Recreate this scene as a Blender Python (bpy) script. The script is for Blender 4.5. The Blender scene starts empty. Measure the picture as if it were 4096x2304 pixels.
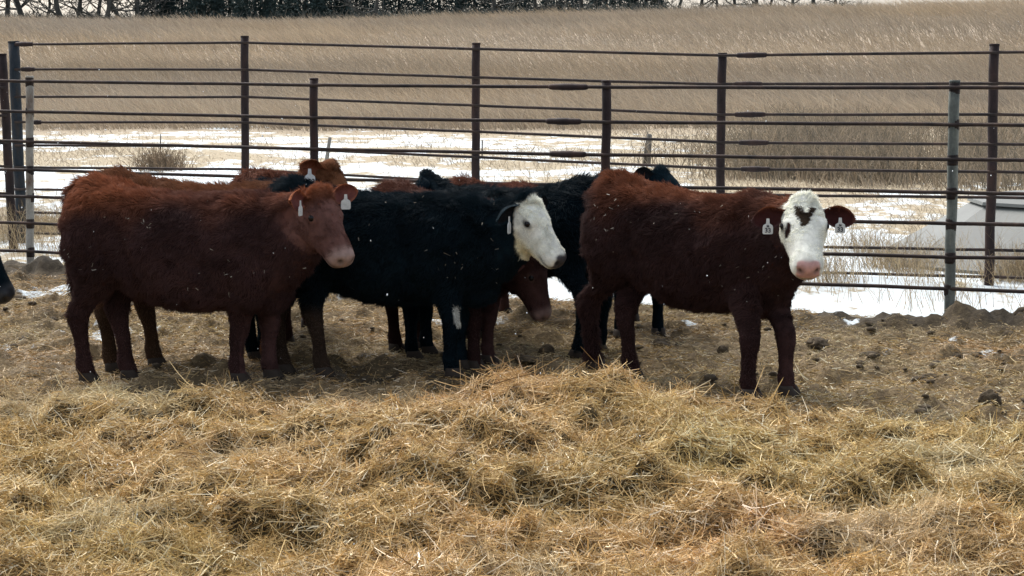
import bpy, math, random
import numpy as np
from mathutils import Matrix, Vector

# ------------------------------------------------------------------ camera, sky, sun
C = bpy.context.scene
COL = C.collection
R = math.radians
random.seed(5)
RNG = np.random.default_rng(11)

FPX = 4096 * 70.0 / 36.0          # focal length in photo pixels
CAM_H = 1.66
PITCH = math.atan((1152 - 220) / FPX)
cam_d = bpy.data.cameras.new('camera')
cam_d.lens = 70.0
cam_d.sensor_width = 36.0
cam_d.clip_start = 0.1
cam_d.clip_end = 3000
cam = bpy.data.objects.new('camera', cam_d)
COL.objects.link(cam)
cam.location = (0, 0, CAM_H)
cam.rotation_euler = (R(90) - PITCH, 0, 0)
C.camera = cam
cam_d.dof.use_dof = False

SUN_EL, SUN_AZ = 52, 28           # sun high behind the animals, a little to the left
w = bpy.data.worlds.new('World')
C.world = w
w.use_nodes = True
nt = w.node_tree
bg = nt.nodes['Background']
sky = nt.nodes.new('ShaderNodeTexSky')
sky.sky_type = 'NISHITA'
sky.sun_disc = False
sky.sun_elevation = R(SUN_EL)
sky.sun_rotation = R(-SUN_AZ)
sky.dust_density = 4.0
sky.air_density = 1.0
hs = nt.nodes.new('ShaderNodeHueSaturation')
hs.inputs['Saturation'].default_value = 0.5
nt.links.new(sky.outputs['Color'], hs.inputs['Color'])
nt.links.new(hs.outputs['Color'], bg.inputs['Color'])
bg.inputs['Strength'].default_value = 0.125
sd = bpy.data.lights.new('sun', 'SUN')
sd.energy = 1.45
sd.angle = R(34)
sd.color = (1.0, 0.98, 0.94)
sun = bpy.data.objects.new('sun', sd)
COL.objects.link(sun)
# the sun stands behind the herd (towards +Y), a little to the left
sv = Vector((-math.sin(R(SUN_AZ)) * math.cos(R(SUN_EL)), math.cos(R(SUN_AZ)) * math.cos(R(SUN_EL)), math.sin(R(SUN_EL))))
sun.rotation_euler = sv.to_track_quat('Z', 'Y').to_euler()
C.view_settings.view_transform = 'Standard'
C.view_settings.look = 'None'
C.view_settings.gamma = 1
C.view_settings.exposure = 1.5
C.cycles.max_bounces = 6
C.cycles.diffuse_bounces = 3
C.cycles.use_denoising = True

# ------------------------------------------------------------------ helpers
CP, SP = math.cos(PITCH), math.sin(PITCH)


def ray(px, py):
    u = (px - 2048) / FPX
    v = (1152 - py) / FPX
    return np.array([u, v * SP + CP, v * CP - SP])


def at(px, py, Y):
    d = ray(px, py)
    return np.array([0, 0, CAM_H]) + d * (Y / d[1])


def gnd(px, py, z=0.0):
    d = ray(px, py)
    return np.array([0, 0, CAM_H]) + d * ((z - CAM_H) / d[2])


def ss(t):
    t = np.clip(t, 0, 1)
    return t * t * (3 - 2 * t)


def _h(ix, iy, iz, seed):
    n = (ix.astype(np.int64) * 374761393 + iy.astype(np.int64) * 668265263 + iz.astype(np.int64) * 2147483647 + seed * 974634777) & 0xffffffff
    n = ((n ^ (n >> 13)) * 1274126177) & 0xffffffff
    n = (n ^ (n >> 16)) & 0xffffff
    return n / float(0xffffff)


def n2(x, y, seed=0):
    x = np.asarray(x, float); y = np.asarray(y, float)
    ix = np.floor(x); iy = np.floor(y)
    fx = ss(x - ix); fy = ss(y - iy)
    z = np.zeros_like(ix)
    a = _h(ix, iy, z, seed); b = _h(ix + 1, iy, z, seed)
    c = _h(ix, iy + 1, z, seed); d = _h(ix + 1, iy + 1, z, seed)
    return (a + (b - a) * fx) * (1 - fy) + (c + (d - c) * fx) * fy


def fb2(x, y, seed=0, o=3):
    s = 0; a = .5; t = 0
    for i in range(o):
        s = s + a * n2(x * 2 ** i + 17.3 * i, y * 2 ** i - 9.1 * i, seed + i); t += a; a *= .5
    return s / t


def n3(p, seed=0):
    i = np.floor(p); f = ss(p - i)
    r = 0
    for dx in (0, 1):
        wx = f[:, 0] if dx else 1 - f[:, 0]
        for dy in (0, 1):
            wy = f[:, 1] if dy else 1 - f[:, 1]
            for dz in (0, 1):
                wz = f[:, 2] if dz else 1 - f[:, 2]
                r = r + wx * wy * wz * _h(i[:, 0] + dx, i[:, 1] + dy, i[:, 2] + dz, seed)
    return r


def norm(v):
    return v / np.maximum(np.linalg.norm(v, axis=-1, keepdims=True), 1e-9)


def np_mesh(name, V, F, cols=None, smooth=True, mi=None):
    V = np.asarray(V, np.float32).reshape(-1, 3)
    F = np.asarray(F, np.int32)
    m = bpy.data.meshes.new(name)
    nf, k = F.shape
    m.vertices.add(len(V)); m.vertices.foreach_set('co', V.ravel())
    m.loops.add(nf * k); m.loops.foreach_set('vertex_index', F.ravel())
    m.polygons.add(nf)
    m.polygons.foreach_set('loop_start', np.arange(0, nf * k, k, dtype=np.int32))
    if smooth:
        m.polygons.foreach_set('use_smooth', np.ones(nf, bool))
    if mi is not None:
        m.polygons.foreach_set('material_index', np.asarray(mi, np.int32))
    m.update(calc_edges=True)
    if cols is not None:
        set_col(m, cols)
    return m


def set_col(m, cols, name='col'):
    a = m.attributes.new(name, 'FLOAT_COLOR', 'POINT')
    c = np.ones((len(m.vertices), 4), np.float32); c[:, :3] = cols
    a.data.foreach_set('color', c.ravel())


def set_f(m, vals, name):
    a = m.attributes.new(name, 'FLOAT', 'POINT')
    a.data.foreach_set('value', np.asarray(vals, np.float32).ravel())


def add(name, mesh, mat=None, parent=None, label=None, cat=None, group=None, kind=None):
    o = bpy.data.objects.new(name, mesh)
    COL.objects.link(o)
    if mat is not None:
        for mm in (mat if isinstance(mat, (list, tuple)) else [mat]):
            o.data.materials.append(mm)
    if parent:
        o.parent = parent
    tag(o, label, cat, group, kind)
    return o


def tag(o, label=None, cat=None, group=None, kind=None):
    if label: o['label'] = label
    if cat: o['category'] = cat
    if group: o['group'] = group
    if kind: o['kind'] = kind


def empty(name, loc, **k):
    o = bpy.data.objects.new(name, None)
    COL.objects.link(o); o.location = loc
    o.empty_display_size = .1
    tag(o, **k)
    return o


class MB:
    """collects closed lofts into one mesh"""
    def __init__(s):
        s.v = []; s.f = []; s.n = 0

    def loft(s, rings, cap=True):
        b = s.n; k = len(rings[0])
        for r in rings:
            s.v.extend([tuple(map(float, p)) for p in r])
        nr = len(rings)
        for i in range(nr - 1):
            for j in range(k):
                s.f.append((b + i * k + j, b + i * k + (j + 1) % k, b + (i + 1) * k + (j + 1) % k, b + (i + 1) * k + j))
        s.n += nr * k
        if cap:
            for i, flip in ((0, True), (nr - 1, False)):
                c = np.mean(np.array(rings[i], float), axis=0)
                s.v.append(tuple(c)); ci = s.n; s.n += 1
                for j in range(k):
                    a, d = b + i * k + j, b + i * k + (j + 1) % k
                    s.f.append((d, a, ci) if flip else (a, d, ci))

    def ell(s, c, r, k=16, n=9):
        rings = []
        for i in range(n):
            t = math.pi * (i + .3) / (n - .4)
            z = -math.cos(t); q = math.sin(t)
            rings.append([(c[0] + r[0] * q * math.cos(2 * math.pi * j / k), c[1] + r[1] * q * math.sin(2 * math.pi * j / k), c[2] + r[2] * z) for j in range(k)])
        s.loft(rings)

    def tube(s, pts, rad, k=8):
        pts = [np.array(p, float) for p in pts]
        if not hasattr(rad, '__len__'):
            rad = [rad] * len(pts)
        rings = []
        up = np.array([0, 0, 1.0])
        for i, p in enumerate(pts):
            d = pts[min(i + 1, len(pts) - 1)] - pts[max(i - 1, 0)]
            d = d / max(np.linalg.norm(d), 1e-9)
            if i == 0:
                ref = np.array([1.0, 0, 0]) if abs(d[2]) > .7 else up
            a = np.cross(d, ref); a /= max(np.linalg.norm(a), 1e-9)
            b = np.cross(d, a)
            rings.append([p + rad[i] * (a * math.cos(2 * math.pi * j / k) + b * math.sin(2 * math.pi * j / k)) for j in range(k)])
        s.loft(rings)

    def mesh(s, name, smooth=True):
        m = bpy.data.meshes.new(name)
        m.from_pydata(s.v, [], s.f)
        if smooth:
            m.polygons.foreach_set('use_smooth', np.ones(len(m.polygons), bool))
        m.update()
        return m


def ribbons(P, D, L, W, B, col, seg=3, tip=.3, side=None, rng=RNG):
    """n curved strands as flat ribbons: returns V, F, colours"""
    n = len(P)
    if side is None:
        side = norm(np.cross(D, norm(rng.normal(size=(n, 3)))))
    V = np.empty((n, seg + 1, 2, 3), np.float32)
    for i in range(seg + 1):
        t = i / seg
        c = P + D * (L * t)[:, None] + B * (L * t * t)[:, None]
        wd = W * (1 + (tip - 1) * t) * .5
        V[:, i, 0] = c - side * wd[:, None]
        V[:, i, 1] = c + side * wd[:, None]
    base = (np.arange(n) * (seg + 1) * 2)[:, None, None]
    q = np.array([[2 * i, 2 * i + 1, 2 * i + 3, 2 * i + 2] for i in range(seg)])[None]
    F = (base + q).reshape(-1, 4)
    cc = np.repeat(col[:, None, :], (seg + 1) * 2, axis=1).reshape(-1, 3)
    return V.reshape(-1, 3), F, cc


# ------------------------------------------------------------------ materials
class NT:
    def __init__(s, name):
        s.m = bpy.data.materials.new(name); s.m.use_nodes = True
        s.t = s.m.node_tree; s.b = s.t.nodes['Principled BSDF']
        s.b.inputs['Specular IOR Level'].default_value = .2
        s.tc = None

    def n(s, typ, **k):
        x = s.t.nodes.new(typ)
        for a, v in k.items():
            setattr(x, a, v)
        return x

    def l(s, a, b):
        s.t.links.new(a, b)

    def pos(s):
        if not s.tc:
            s.tc = s.n('ShaderNodeTexCoord')
        return s.tc.outputs['Object']

    def noise(s, scale, det=4, rough=.55, vec=None, stretch=None):
        x = s.n('ShaderNodeTexNoise')
        x.inputs['Scale'].default_value = scale
        x.inputs['Detail'].default_value = det
        x.inputs['Roughness'].default_value = rough
        v = vec or s.pos()
        if stretch:
            mp = s.n('ShaderNodeMapping'); mp.inputs['Scale'].default_value = stretch
            s.l(v, mp.inputs['Vector']); v = mp.outputs['Vector']
        s.l(v, x.inputs['Vector'])
        return x.outputs['Fac']

    def attr(s, name, col=False):
        x = s.n('ShaderNodeAttribute', attribute_name=name)
        return x.outputs['Color'] if col else x.outputs['Fac']

    def ramp(s, fac, stops):
        x = s.n('ShaderNodeValToRGB')
        e = x.color_ramp.elements
        while len(e) < len(stops):
            e.new(.5)
        for i, (p, c) in enumerate(stops):
            e[i].position = p
            e[i].color = (*c, 1) if hasattr(c, '__len__') else (c, c, c, 1)
        s.l(fac, x.inputs['Fac'])
        return x.outputs['Color']

    def mix(s, fac, a, b, mode='MIX'):
        x = s.n('ShaderNodeMix', data_type='RGBA', blend_type=mode)
        for sock, v in ((x.inputs[0], fac), (x.inputs[6], a), (x.inputs[7], b)):
            if isinstance(v, (int, float)):
                sock.default_value = v if sock == x.inputs[0] else (v, v, v, 1)
            elif isinstance(v, tuple):
                sock.default_value = (*v, 1)
            else:
                s.l(v, sock)
        return x.outputs[2]

    def math(s, op, a, b=0.0, clamp=False):
        x = s.n('ShaderNodeMath', operation=op, use_clamp=clamp)
        for sock, v in ((x.inputs[0], a), (x.inputs[1], b)):
            if isinstance(v, (int, float)): sock.default_value = v
            else: s.l(v, sock)
        return x.outputs[0]

    def col(s, c):
        if isinstance(c, tuple): s.b.inputs['Base Color'].default_value = (*c, 1)
        else: s.l(c, s.b.inputs['Base Color'])
        return s

    def rough(s, r):
        if isinstance(r, (int, float)): s.b.inputs['Roughness'].default_value = r
        else: s.l(r, s.b.inputs['Roughness'])
        return s

    def bump(s, h, strength=.4, dist=.02):
        x = s.n('ShaderNodeBump')
        x.inputs['Strength'].default_value = strength
        x.inputs['Distance'].default_value = dist
        s.l(h, x.inputs['Height']); s.l(x.outputs['Normal'], s.b.inputs['Normal'])
        return s


def strand_mat(name, rough=.75, trans=0.0, var=.25):
    t = NT(name)
    c = t.attr('col', True)
    nz = t.ramp(t.noise(6, 3), [(.3, 1 - var), (.7, 1 + var)])
    t.col(t.mix(1.0, c, nz, 'MULTIPLY')).rough(rough)
    if trans:
        tr = t.n('ShaderNodeBsdfTranslucent'); t.l(c, tr.inputs['Color'])
        mx = t.n('ShaderNodeMixShader'); mx.inputs[0].default_value = trans
        t.l(t.b.outputs[0], mx.inputs[1]); t.l(tr.outputs[0], mx.inputs[2])
        t.l(mx.outputs[0], t.t.nodes['Material Output'].inputs['Surface'])
    return t.m


M_STRAW = strand_mat('straw', .6, .2, .15)
M_GRASS = strand_mat('dry_grass', .9, .25, .08)


def rust(name, c1, c2, c3, rough=.75):
    t = NT(name)
    a = t.noise(9, 5, .65, stretch=(1, 1, .35))
    b = t.noise(60, 3)
    col = t.ramp(a, [(.32, c1), (.5, c2), (.68, c3)])
    col = t.mix(.5, col, t.ramp(b, [(.3, .55), (.7, 1.0)]), 'MULTIPLY')
    t.col(col).rough(rough).bump(b, .3, .004)
    return t.m


M_RUST = rust('rusty_pipe', (.014, .010, .010), (.028, .018, .017), (.05, .028, .022))
M_DARKPIPE = rust('dark_pipe', (.010, .016, .022), (.022, .03, .038), (.05, .04, .032))
M_RAIL = rust('rod_steel', (.020, .017, .017), (.038, .028, .024), (.065, .042, .032), .85)
M_PAINTED = rust('faded_painted_pipe', (.10, .05, .03), (.26, .24, .20), (.34, .33, .29))
M_GREYPIPE = rust('grey_green_pipe', (.05, .055, .05), (.11, .122, .108), (.19, .20, .17))
M_STAIN = rust('weld_stain', (.012, .010, .011), (.025, .018, .016), (.04, .028, .02))
M_WOOD = rust('weathered_wood', (.10, .09, .075), (.2, .185, .16), (.28, .26, .22), .9)

# ------------------------------------------------------------------ terrain
NF_L, NF_R = gnd(120, 1085), gnd(3796, 1292)         # near fence line
BF_L, BF_R = np.array([*at(60, 600, 17.8)[:2], 0]), np.array([*at(3965, 600, 14.3)[:2], 0])


def line_y(a, b, x):
    return a[1] + (b[1] - a[1]) * (x - a[0]) / (b[0] - a[0])


MOUNDS = [  # photo x, y of the base centre, height, radius x, radius y
    (2340, 1720, .16, .50, .30), (2020, 1665, .085, .38, .26), (2680, 1705, .085, .34, .16), (2880, 1710, .05, .26, .13),
    (1250, 1650, .05, .48, .22), (1000, 1690, .03, .3, .2), (1760, 1660, .04, .26, .22), (1560, 1640, .025, .3, .2),
    (1420, 1830, .10, .34, .18), (1860, 1840, .10, .3, .17), (900, 1830, .07, .35, .2), (400, 1720, .06, .35, .2),
    (300, 1990, .08, .4, .18), (1050, 2020, .09, .38, .16), (1650, 2120, .09, .3, .14), (2560, 1970, .09, .3, .15),
    (2900, 2180, .09, .34, .15), (700, 2240, .09, .36, .15), (2000, 2240, .06, .35, .14), (3920, 2250, .08, .25, .13),
    (3400, 2030, .05, .4, .17), (3600, 1900, .04, .35, .15), (150, 2260, .08, .3, .14), (1400, 2280, .07, .3, .12),
    (2300, 2080, .05, .3, .14), (3300, 2270, .06, .3, .12), (2950, 1900, .05, .3, .15),
]
MW = [(gnd(a, b), h, rx, ry) for a, b, h, rx, ry in MOUNDS]
DM = [(gnd(4010, 1318), .13, .30, .15), (gnd(3560, 1310), .09, .45, .13), (gnd(3350, 1285), .04, .25, .12),
      (gnd(170, 1110), .10, .5, .25), (gnd(60, 1080), .07, .2, .15), (gnd(3100, 1330), .03, .2, .1)]


def hill(x, y):
    return np.interp(x / np.maximum(y, 5) * 122, [-60, -31, -14.5, -5.3, 5.4, 14.6, 31, 60], [3.45, 3.35, 3.24, 3.48, 3.74, 3.95, 4.40, 4.6]) * ss((y - 38) / 84.0)


def hay_mask(x, y):
    edge = np.where(x < .85, 9.72 - .25 * ss((x + 2.2) / 1.6) * (1 - ss((x + .3) / .6)), 9.15 - .7 * ss((x - .85) / 2.2))
    edge = edge + .5 * (fb2(x * 1.3, y * 1.3, 3) - .5)
    return ss((edge - y) / .45)


def mound_h(x, y):
    h = np.zeros_like(x)
    for c, hh, rx, ry in MW:
        wx = x + .12 * (n2(x * 4, y * 4, 31) - .5); wy = y + .10 * (n2(x * 4, y * 4, 32) - .5)
        q = ((wx - c[0]) / rx) ** 2 + ((wy - c[1]) / ry) ** 2
        h = np.maximum(h, hh * np.exp(-q * 1.1)) + .25 * hh * np.exp(-q * 1.5)
    return h * .9


def hay_h(x, y):
    m = hay_mask(x, y)
    cl = .10 * ss((fb2(x * 2.6, y * 3.4, 21, 3) - .42) / .15) + .06 * ss((fb2(x * 5.5 + 3, y * 7.5, 27, 2) - .45) / .15) + np.abs(n2(x * 13, y * 16, 25) - .5) * .05
    right = 1 - .55 * ss((x - .6) / 1.2) * ss((y - 6.2) / 1.5)
    back = 1 - .85 * ss((y - 8.0) / 1.4)
    cl = cl * (.4 + .45 * ss((fb2(x * .9, y * 1.1, 29, 2) - .32) / .36))
    return m * (cl * right * back + mound_h(x, y) + .008) - .02 * (1 - m)


STAND = [gnd(a, b) for a, b in ((342, 1532), (508, 1520), (948, 1534), (1078, 1518), (445, 1490), (615, 1470), (1285, 1508), (1128, 1496), (1802, 1512), (1838, 1478), (1580, 1408), (1690, 1400),
                                (1895, 1478), (1950, 1455), (2318, 1436), (2400, 1400), (2372, 1478), (2520, 1516), (2992, 1600), (3142, 1586), (1645, 1440), (1705, 1420))]


def dirt_h(x, y):
    h = dirt_h0(x, y)
    k = np.zeros_like(h)
    for c in STAND:      # trodden flat where the animals stand
        k = np.maximum(k, np.exp(-(((x - c[0]) / .17) ** 2 + ((y - c[1]) / .17) ** 2) ** 2))
    return h * (1 - k) + .006 * k


def dirt_h0(x, y):
    nf = line_y(NF_L, NF_R, x)
    inpen = ss((nf + .25 - y) / .5) * ss((y - 5) / 1)
    h = inpen * (-.012 + .075 * (fb2(x * 4.5, y * 4.5, 7, 3) - .5) + .06 * (n2(x * 12, y * 12, 9) - .5) + .22 * np.clip(fb2(x * 6, y * 6, 10, 2) - .58, 0, 1))
    for c, hh, rx, ry in DM:
        q = ((x - c[0]) / rx) ** 2 + ((y - c[1]) / ry) ** 2
        h = h + hh * np.exp(-q) * (.35 + .9 * fb2(x * 9, y * 9, 13, 3) + .55 * (n2(x * 22, y * 22, 14) - .4))
    far = ss((y - nf) / 2.0)
    h = h + far * .12 * (fb2(x * .5, y * .35, 15, 3) - .5) * ss((60 - y) / 20)
    return h


def ground_h(x, y):
    x = np.asarray(x, float); y = np.asarray(y, float)
    return hill(x, y) + dirt_h(x, y)


def gz(x, y):
    return float(ground_h(np.array([x]), np.array([y]))[0])


SN_X = [-600, 100, 250, 600, 1000, 1500, 2000, 2500, 2950, 3100, 3400, 3600, 3750, 4600]
SN_Y = [12, 15.2, 16.9, 18.3, 19.6, 21.5, 23.5, 26, 28.5, 31, 33.5, 36, 40, 43, 45.5]
SN = np.array([
    [.95] * 14,
    [.9, .9, .9, .95, 1, 1, 1, 1, 1, 1, 1, 1, 1, 1],
    [.8, .7, .6, .7, .9, 1, 1, 1, 1, 1, 1, .92, .9, .9],
    [.35, .3, .25, .4, .8, .9, .9, .95, 1, 1, 1, .75, .6, .6],
    [.25, .25, .3, .5, .8, .8, .8, .8, .95, .95, .85, .55, .45, .4],
    [.6, .6, .65, .8, .8, .7, .65, .6, .5, .45, .6, .55, .5, .5],
    [.7, .75, .8, .9, .85, .75, .65, .55, .3, .25, .5, .5, .45, .45],
    [.9, .95, .97, .97, .95, .85, .7, .6, .3, .2, .25, .3, .3, .35],
    [.8, .85, .85, .85, .85, .8, .65, .55, .25, .1, .08, .1, .15, .2],
    [.12, .15, .2, .2, .4, .68, .6, .45, .25, .1, .05, .05, .1, .3],
    [.2, .25, .3, .3, .5, .7, .65, .45, .4, .1, .05, .05, .1, .5],
    [.68, .7, .7, .65, .75, .8, .75, .5, .5, .1, .05, .05, .1, .5],
    [.55, .6, .6, .6, .6, .6, .55, .4, .3, .05, 0, 0, .05, .3],
    [.4, .55, .55, .5, .5, .4, .3, .2, .1, 0, 0, 0, 0, .1],
    [0] * 14], float)


def grid_lookup(px, y, gx_, gy_, T):
    i = np.clip(np.searchsorted(gx_, px) - 1, 0, len(gx_) - 2); j = np.clip(np.searchsorted(gy_, y) - 1, 0, len(gy_) - 2)
    gx_ = np.array(gx_, float); gy_ = np.array(gy_, float)
    u = np.clip((px - gx_[i]) / (gx_[i + 1] - gx_[i]), 0, 1); v = np.clip((y - gy_[j]) / (gy_[j + 1] - gy_[j]), 0, 1)
    return (T[j, i] * (1 - u) + T[j, i + 1] * u) * (1 - v) + (T[j + 1, i] * (1 - u) + T[j + 1, i + 1] * u) * v


def snow_amount(x, y):
    """0..1 how much snow lies here (before the fine break-up)"""
    nf = line_y(NF_L, NF_R, x)
    d = y - nf
    wx = x + y * .012 * (fb2(x * .6, y * .4, 45, 3) - .5) * 4; wy = y + (fb2(x * .5 + 7, y * .5, 46, 3) - .5) * y * .10
    s = grid_lookup(2048 + wx / np.maximum(wy, 1) * FPX, wy, SN_X, SN_Y, SN)
    s = s * ss((d + .08 + .3 * (fb2(x * 2, y * 2, 47, 2) - .5)) / .22)
    pen = (1 - ss((d + .1) / .2)) * ss((y - 10.6) / .5) * ss((fb2(x * 1.6, y * 2.2, 61, 3) - .60) / .10) * .62
    return np.clip(np.maximum(s, pen), 0, 1)


def seg(a, b, st):
    return list(np.arange(a, b, st))


xs = seg(-4.6, 4.6, .04)
g = 4.6; st = .06
while g < 160:
    xs += [g, -g]; st *= 1.14; g += st
xs = np.array(sorted(set(np.round(xs, 4))))
ys = seg(3.5, 17.6, .036)
g = ys[-1] + .05; st = .06
while g < 330:
    ys.append(g); st *= 1.045; g += st
ys = np.array(ys)
GX, GY = np.meshgrid(xs, ys)
gx, gy = GX.ravel(), GY.ravel()
gzv = ground_h(gx, gy)
nx, ny = len(xs), len(ys)
idx = np.arange(nx * ny).reshape(ny, nx)
F = np.stack([idx[:-1, :-1], idx[:-1, 1:], idx[1:, 1:], idx[1:, :-1]], -1).reshape(-1, 4)
gm = np_mesh('ground', np.stack([gx, gy, gzv], 1), F)
set_f(gm, snow_amount(gx, gy), 'snow')
set_f(gm, ss((gy - line_y(NF_L, NF_R, gx) - .1) / .5), 'outside')
set_f(gm, ss((gy - 40) / 5), 'field')
dk = np.zeros_like(gx)
for c, hh, rx, ry in DM[:5]:
    dk = np.maximum(dk, np.exp(-(((gx - c[0]) / rx) ** 2 + ((gy - c[1]) / ry) ** 2) * .55))
calf_shade = np.exp(-(((gx + .55) / .9) ** 2 + ((gy - 10.25) / .32) ** 2))  # soft shade under the white-faced black calf, painted as darker ground
set_f(gm, np.clip(np.maximum(dk, calf_shade * .75), 0, 1), 'dung')  # real dung mounds together with the painted shade patch


def ground_mat():
    t = NT('pen_ground')
    f1 = t.noise(5, 6, .65); f2 = t.noise(28, 5, .7); f3 = t.noise(110, 3, .7)
    dirt = t.ramp(f2, [(.3, (.065, .045, .023)), (.5, (.14, .10, .052)), (.7, (.24, .178, .095))])
    dirt = t.mix(t.ramp(f1, [(.42, 0.0), (.66, .55)]), dirt, (.085, .062, .038))
    dirt = t.mix(.5, dirt, t.ramp(f3, [(.3, .45), (.7, 1.25)]), 'MULTIPLY')
    dung = t.ramp(f2, [(.3, (.022, .018, .013)), (.7, (.06, .048, .032))])
    dirt = t.mix(t.attr('dung'), dirt, dung)  # this mask also carries the shade painted under the calf
    turf = t.ramp(t.noise(7, 6, .7), [(.3, (.17, .135, .085)), (.5, (.27, .225, .15)), (.72, (.38, .33, .24))])
    field = t.ramp(t.noise(.6, 8, .75), [(.3, (.18, .14, .098)), (.55, (.255, .208, .15)), (.75, (.32, .268, .20))])
    turf = t.mix(t.attr('field'), turf, field)
    base = t.mix(t.attr('outside'), dirt, turf)
    sn = t.attr('snow')
    br = t.noise(2.6, 8, .75, stretch=(1, .45, 1))
    thr = t.math('SUBTRACT', t.math('ADD', sn, t.math('MULTIPLY', t.math('ADD', t.math('SUBTRACT', br, .5), t.math('MULTIPLY', t.math('SUBTRACT', t.noise(.55, 3, .6, stretch=(.7, 1, 1)), .5), .8)), 2.6)), .56)
    fac = t.math('MULTIPLY', thr, 5.0, True)
    fac = t.math('MULTIPLY', fac, t.math('MULTIPLY', sn, 4.0, True))
    c = t.mix(fac, base, (.45, .495, .51))
    t.col(c)
    t.rough(t.ramp(fac, [(0, .95), (1, .7)]))
    t.bump(t.math('ADD', t.math('MULTIPLY', f2, .7), t.math('MULTIPLY', f3, .4)), .8, .02)
    return t.m


add('ground', gm, ground_mat(), kind='structure')


# ------------------------------------------------------------------ fences
def lerp_pts(table, x):
    ks = sorted(table)
    return np.interp(x, ks, [table[k] for k in ks])


def interp_rails(cols, x):
    """cols {photo x: [rail y...]} -> rail y list at x"""
    ks = sorted(cols)
    return [float(np.interp(x, ks, [cols[k][i] for k in ks])) for i in range(len(cols[ks[0]]))]


def post_mesh(bot, top, r, k=14, wob=.004):
    m = MB()
    n = 10
    pts = []; rad = []
    for i in range(n + 1):
        t = i / n
        pts.append(bot + (top - bot) * t + np.array([random.uniform(-wob, wob), random.uniform(-wob, wob), 0]) * (0 < i < n))
        rad.append(r * random.uniform(.985, 1.015))
    m.tube(pts, rad, k)
    # open pipe end: a slightly wider lip
    d = (top - bot) / np.linalg.norm(top - bot)
    m.tube([top - d * .012, top + d * .002], r * 1.05, k)
    return m


NEAR = {-900: [316, 430, 545, 663, 770, 876, 985], 4900: [354, 508, 655, 795, 920, 1048, 1205], -60: [322, 443, 562, 677, 783, 888, 1001], 118: [325, 447, 567, 680, 786, 892, 1005], 1256: [340, 471, 596, 715, 830, 945, 1063],
        2425: [349, 488, 620, 744, 868, 990, 1108], 3810: [351, 498, 638, 770, 894, 1029, 1155], 4200: [352, 501, 642, 778, 901, 1033, 1170]}
BACK = {60: [177, 277, 387, 489, 581, 669, 757, 848, 930], 980: [170, 279, 388, 489, 586, 677, 772, 868, 955],
        1903: [196, 310, 422, 527, 629, 730, 830, 928, 1025], 2887: [222, 337, 458, 570, 675, 778, 880, 980, 1080],
        3978: [209, 334, 458, 577, 687, 790, 895, 1000, 1108], 4300: [207, 335, 461, 580, 692, 796, 902, 1008, 1116], 5000: [203, 336, 468, 588, 704, 812, 920, 1028, 1138]}


def depth_on(a, b, px):
    """Y where the sight line to photo column px meets the line a-b on the ground"""
    u = (px - 2048) / FPX
    # X = u*Y/cos-ish ; use the ray at mid height
    d = ray(px, 700)
    k = d[0] / d[1]
    m = (b[1] - a[1]) / (b[0] - a[0])
    # Y = a1 + m (kY - a0)
    return (a[1] - m * a[0]) / (1 - m * k)


def sleeve(p, q, r, k=10):
    m = MB()
    p, q = np.array(p), np.array(q)
    ts = [0, .04, .1, .3, .34, .62, .66, .9, .96, 1]
    rr = [.55, .8, .92, .95, 1.05, 1.05, .95, .92, .8, .55]
    m.tube([p + (q - p) * t for t in ts], [r * x for x in rr], k)
    return m


def fence(name, label, cols, A, B, posts, rr, couplers):
    root = empty(name, (0, 0, 0), label=label, cat='fence')
    for (pxt, pyt, pxb, rad, mat, lab) in posts:
        Y = depth_on(A, B, pxt)
        top = at(pxt, pyt, Y)
        bx = at(pxb, 1100, Y)
        bot = np.array([top[0] + (bx[0] - top[0]) * 1.1, Y, gz(top[0], Y) - .15])
        o = add('post', post_mesh(bot, top, rad).mesh('post'), mat, root, label=lab)
        rails = interp_rails(cols, pxt)
        if mat in (M_GREYPIPE, M_PAINTED):
            for i, ry in enumerate(rails):
                p = at(pxt + (pxb - pxt) * (ry - pyt) / (1100 - pyt), ry, Y)
                s = MB()
                s.tube([p + np.array([0, 0, -.034 - .01 * random.random()]), p + np.array([0, 0, -.02]), p + np.array([0, 0, .02]), p + np.array([0, 0, .032])], [rad * 1.01, rad * 1.05, rad * 1.05, rad * 1.01], 14)
                add('weld_collar', s.mesh('weld_collar'), M_STAIN, root)
    xs_ = sorted(cols)
    allx = sorted(set(xs_ + list(np.linspace(xs_[0], xs_[-1], 30))))
    for i in range(len(cols[xs_[0]])):
        pts = []
        for x in allx:
            ry = interp_rails(cols, x)[i]
            Y = depth_on(A, B, x) - .036
            p = at(x, ry, Y)
            p[2] += random.uniform(-.002, .002)
            pts.append(p)
        m = MB(); m.tube(pts, rr, 8)
        add('rail', m.mesh('rail'), M_RAIL, root)
    for (x0, x1, i) in couplers:
        y0 = interp_rails(cols, x0)[i]; y1 = interp_rails(cols, x1)[i]
        a = at(x0, y0, depth_on(A, B, x0) - .036); b = at(x1, y1, depth_on(A, B, x1) - .036)
        add('rod_coupling', sleeve(a, b, rr * 1.95).mesh('rod_coupling'), M_RUST, root)
    return root


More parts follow.
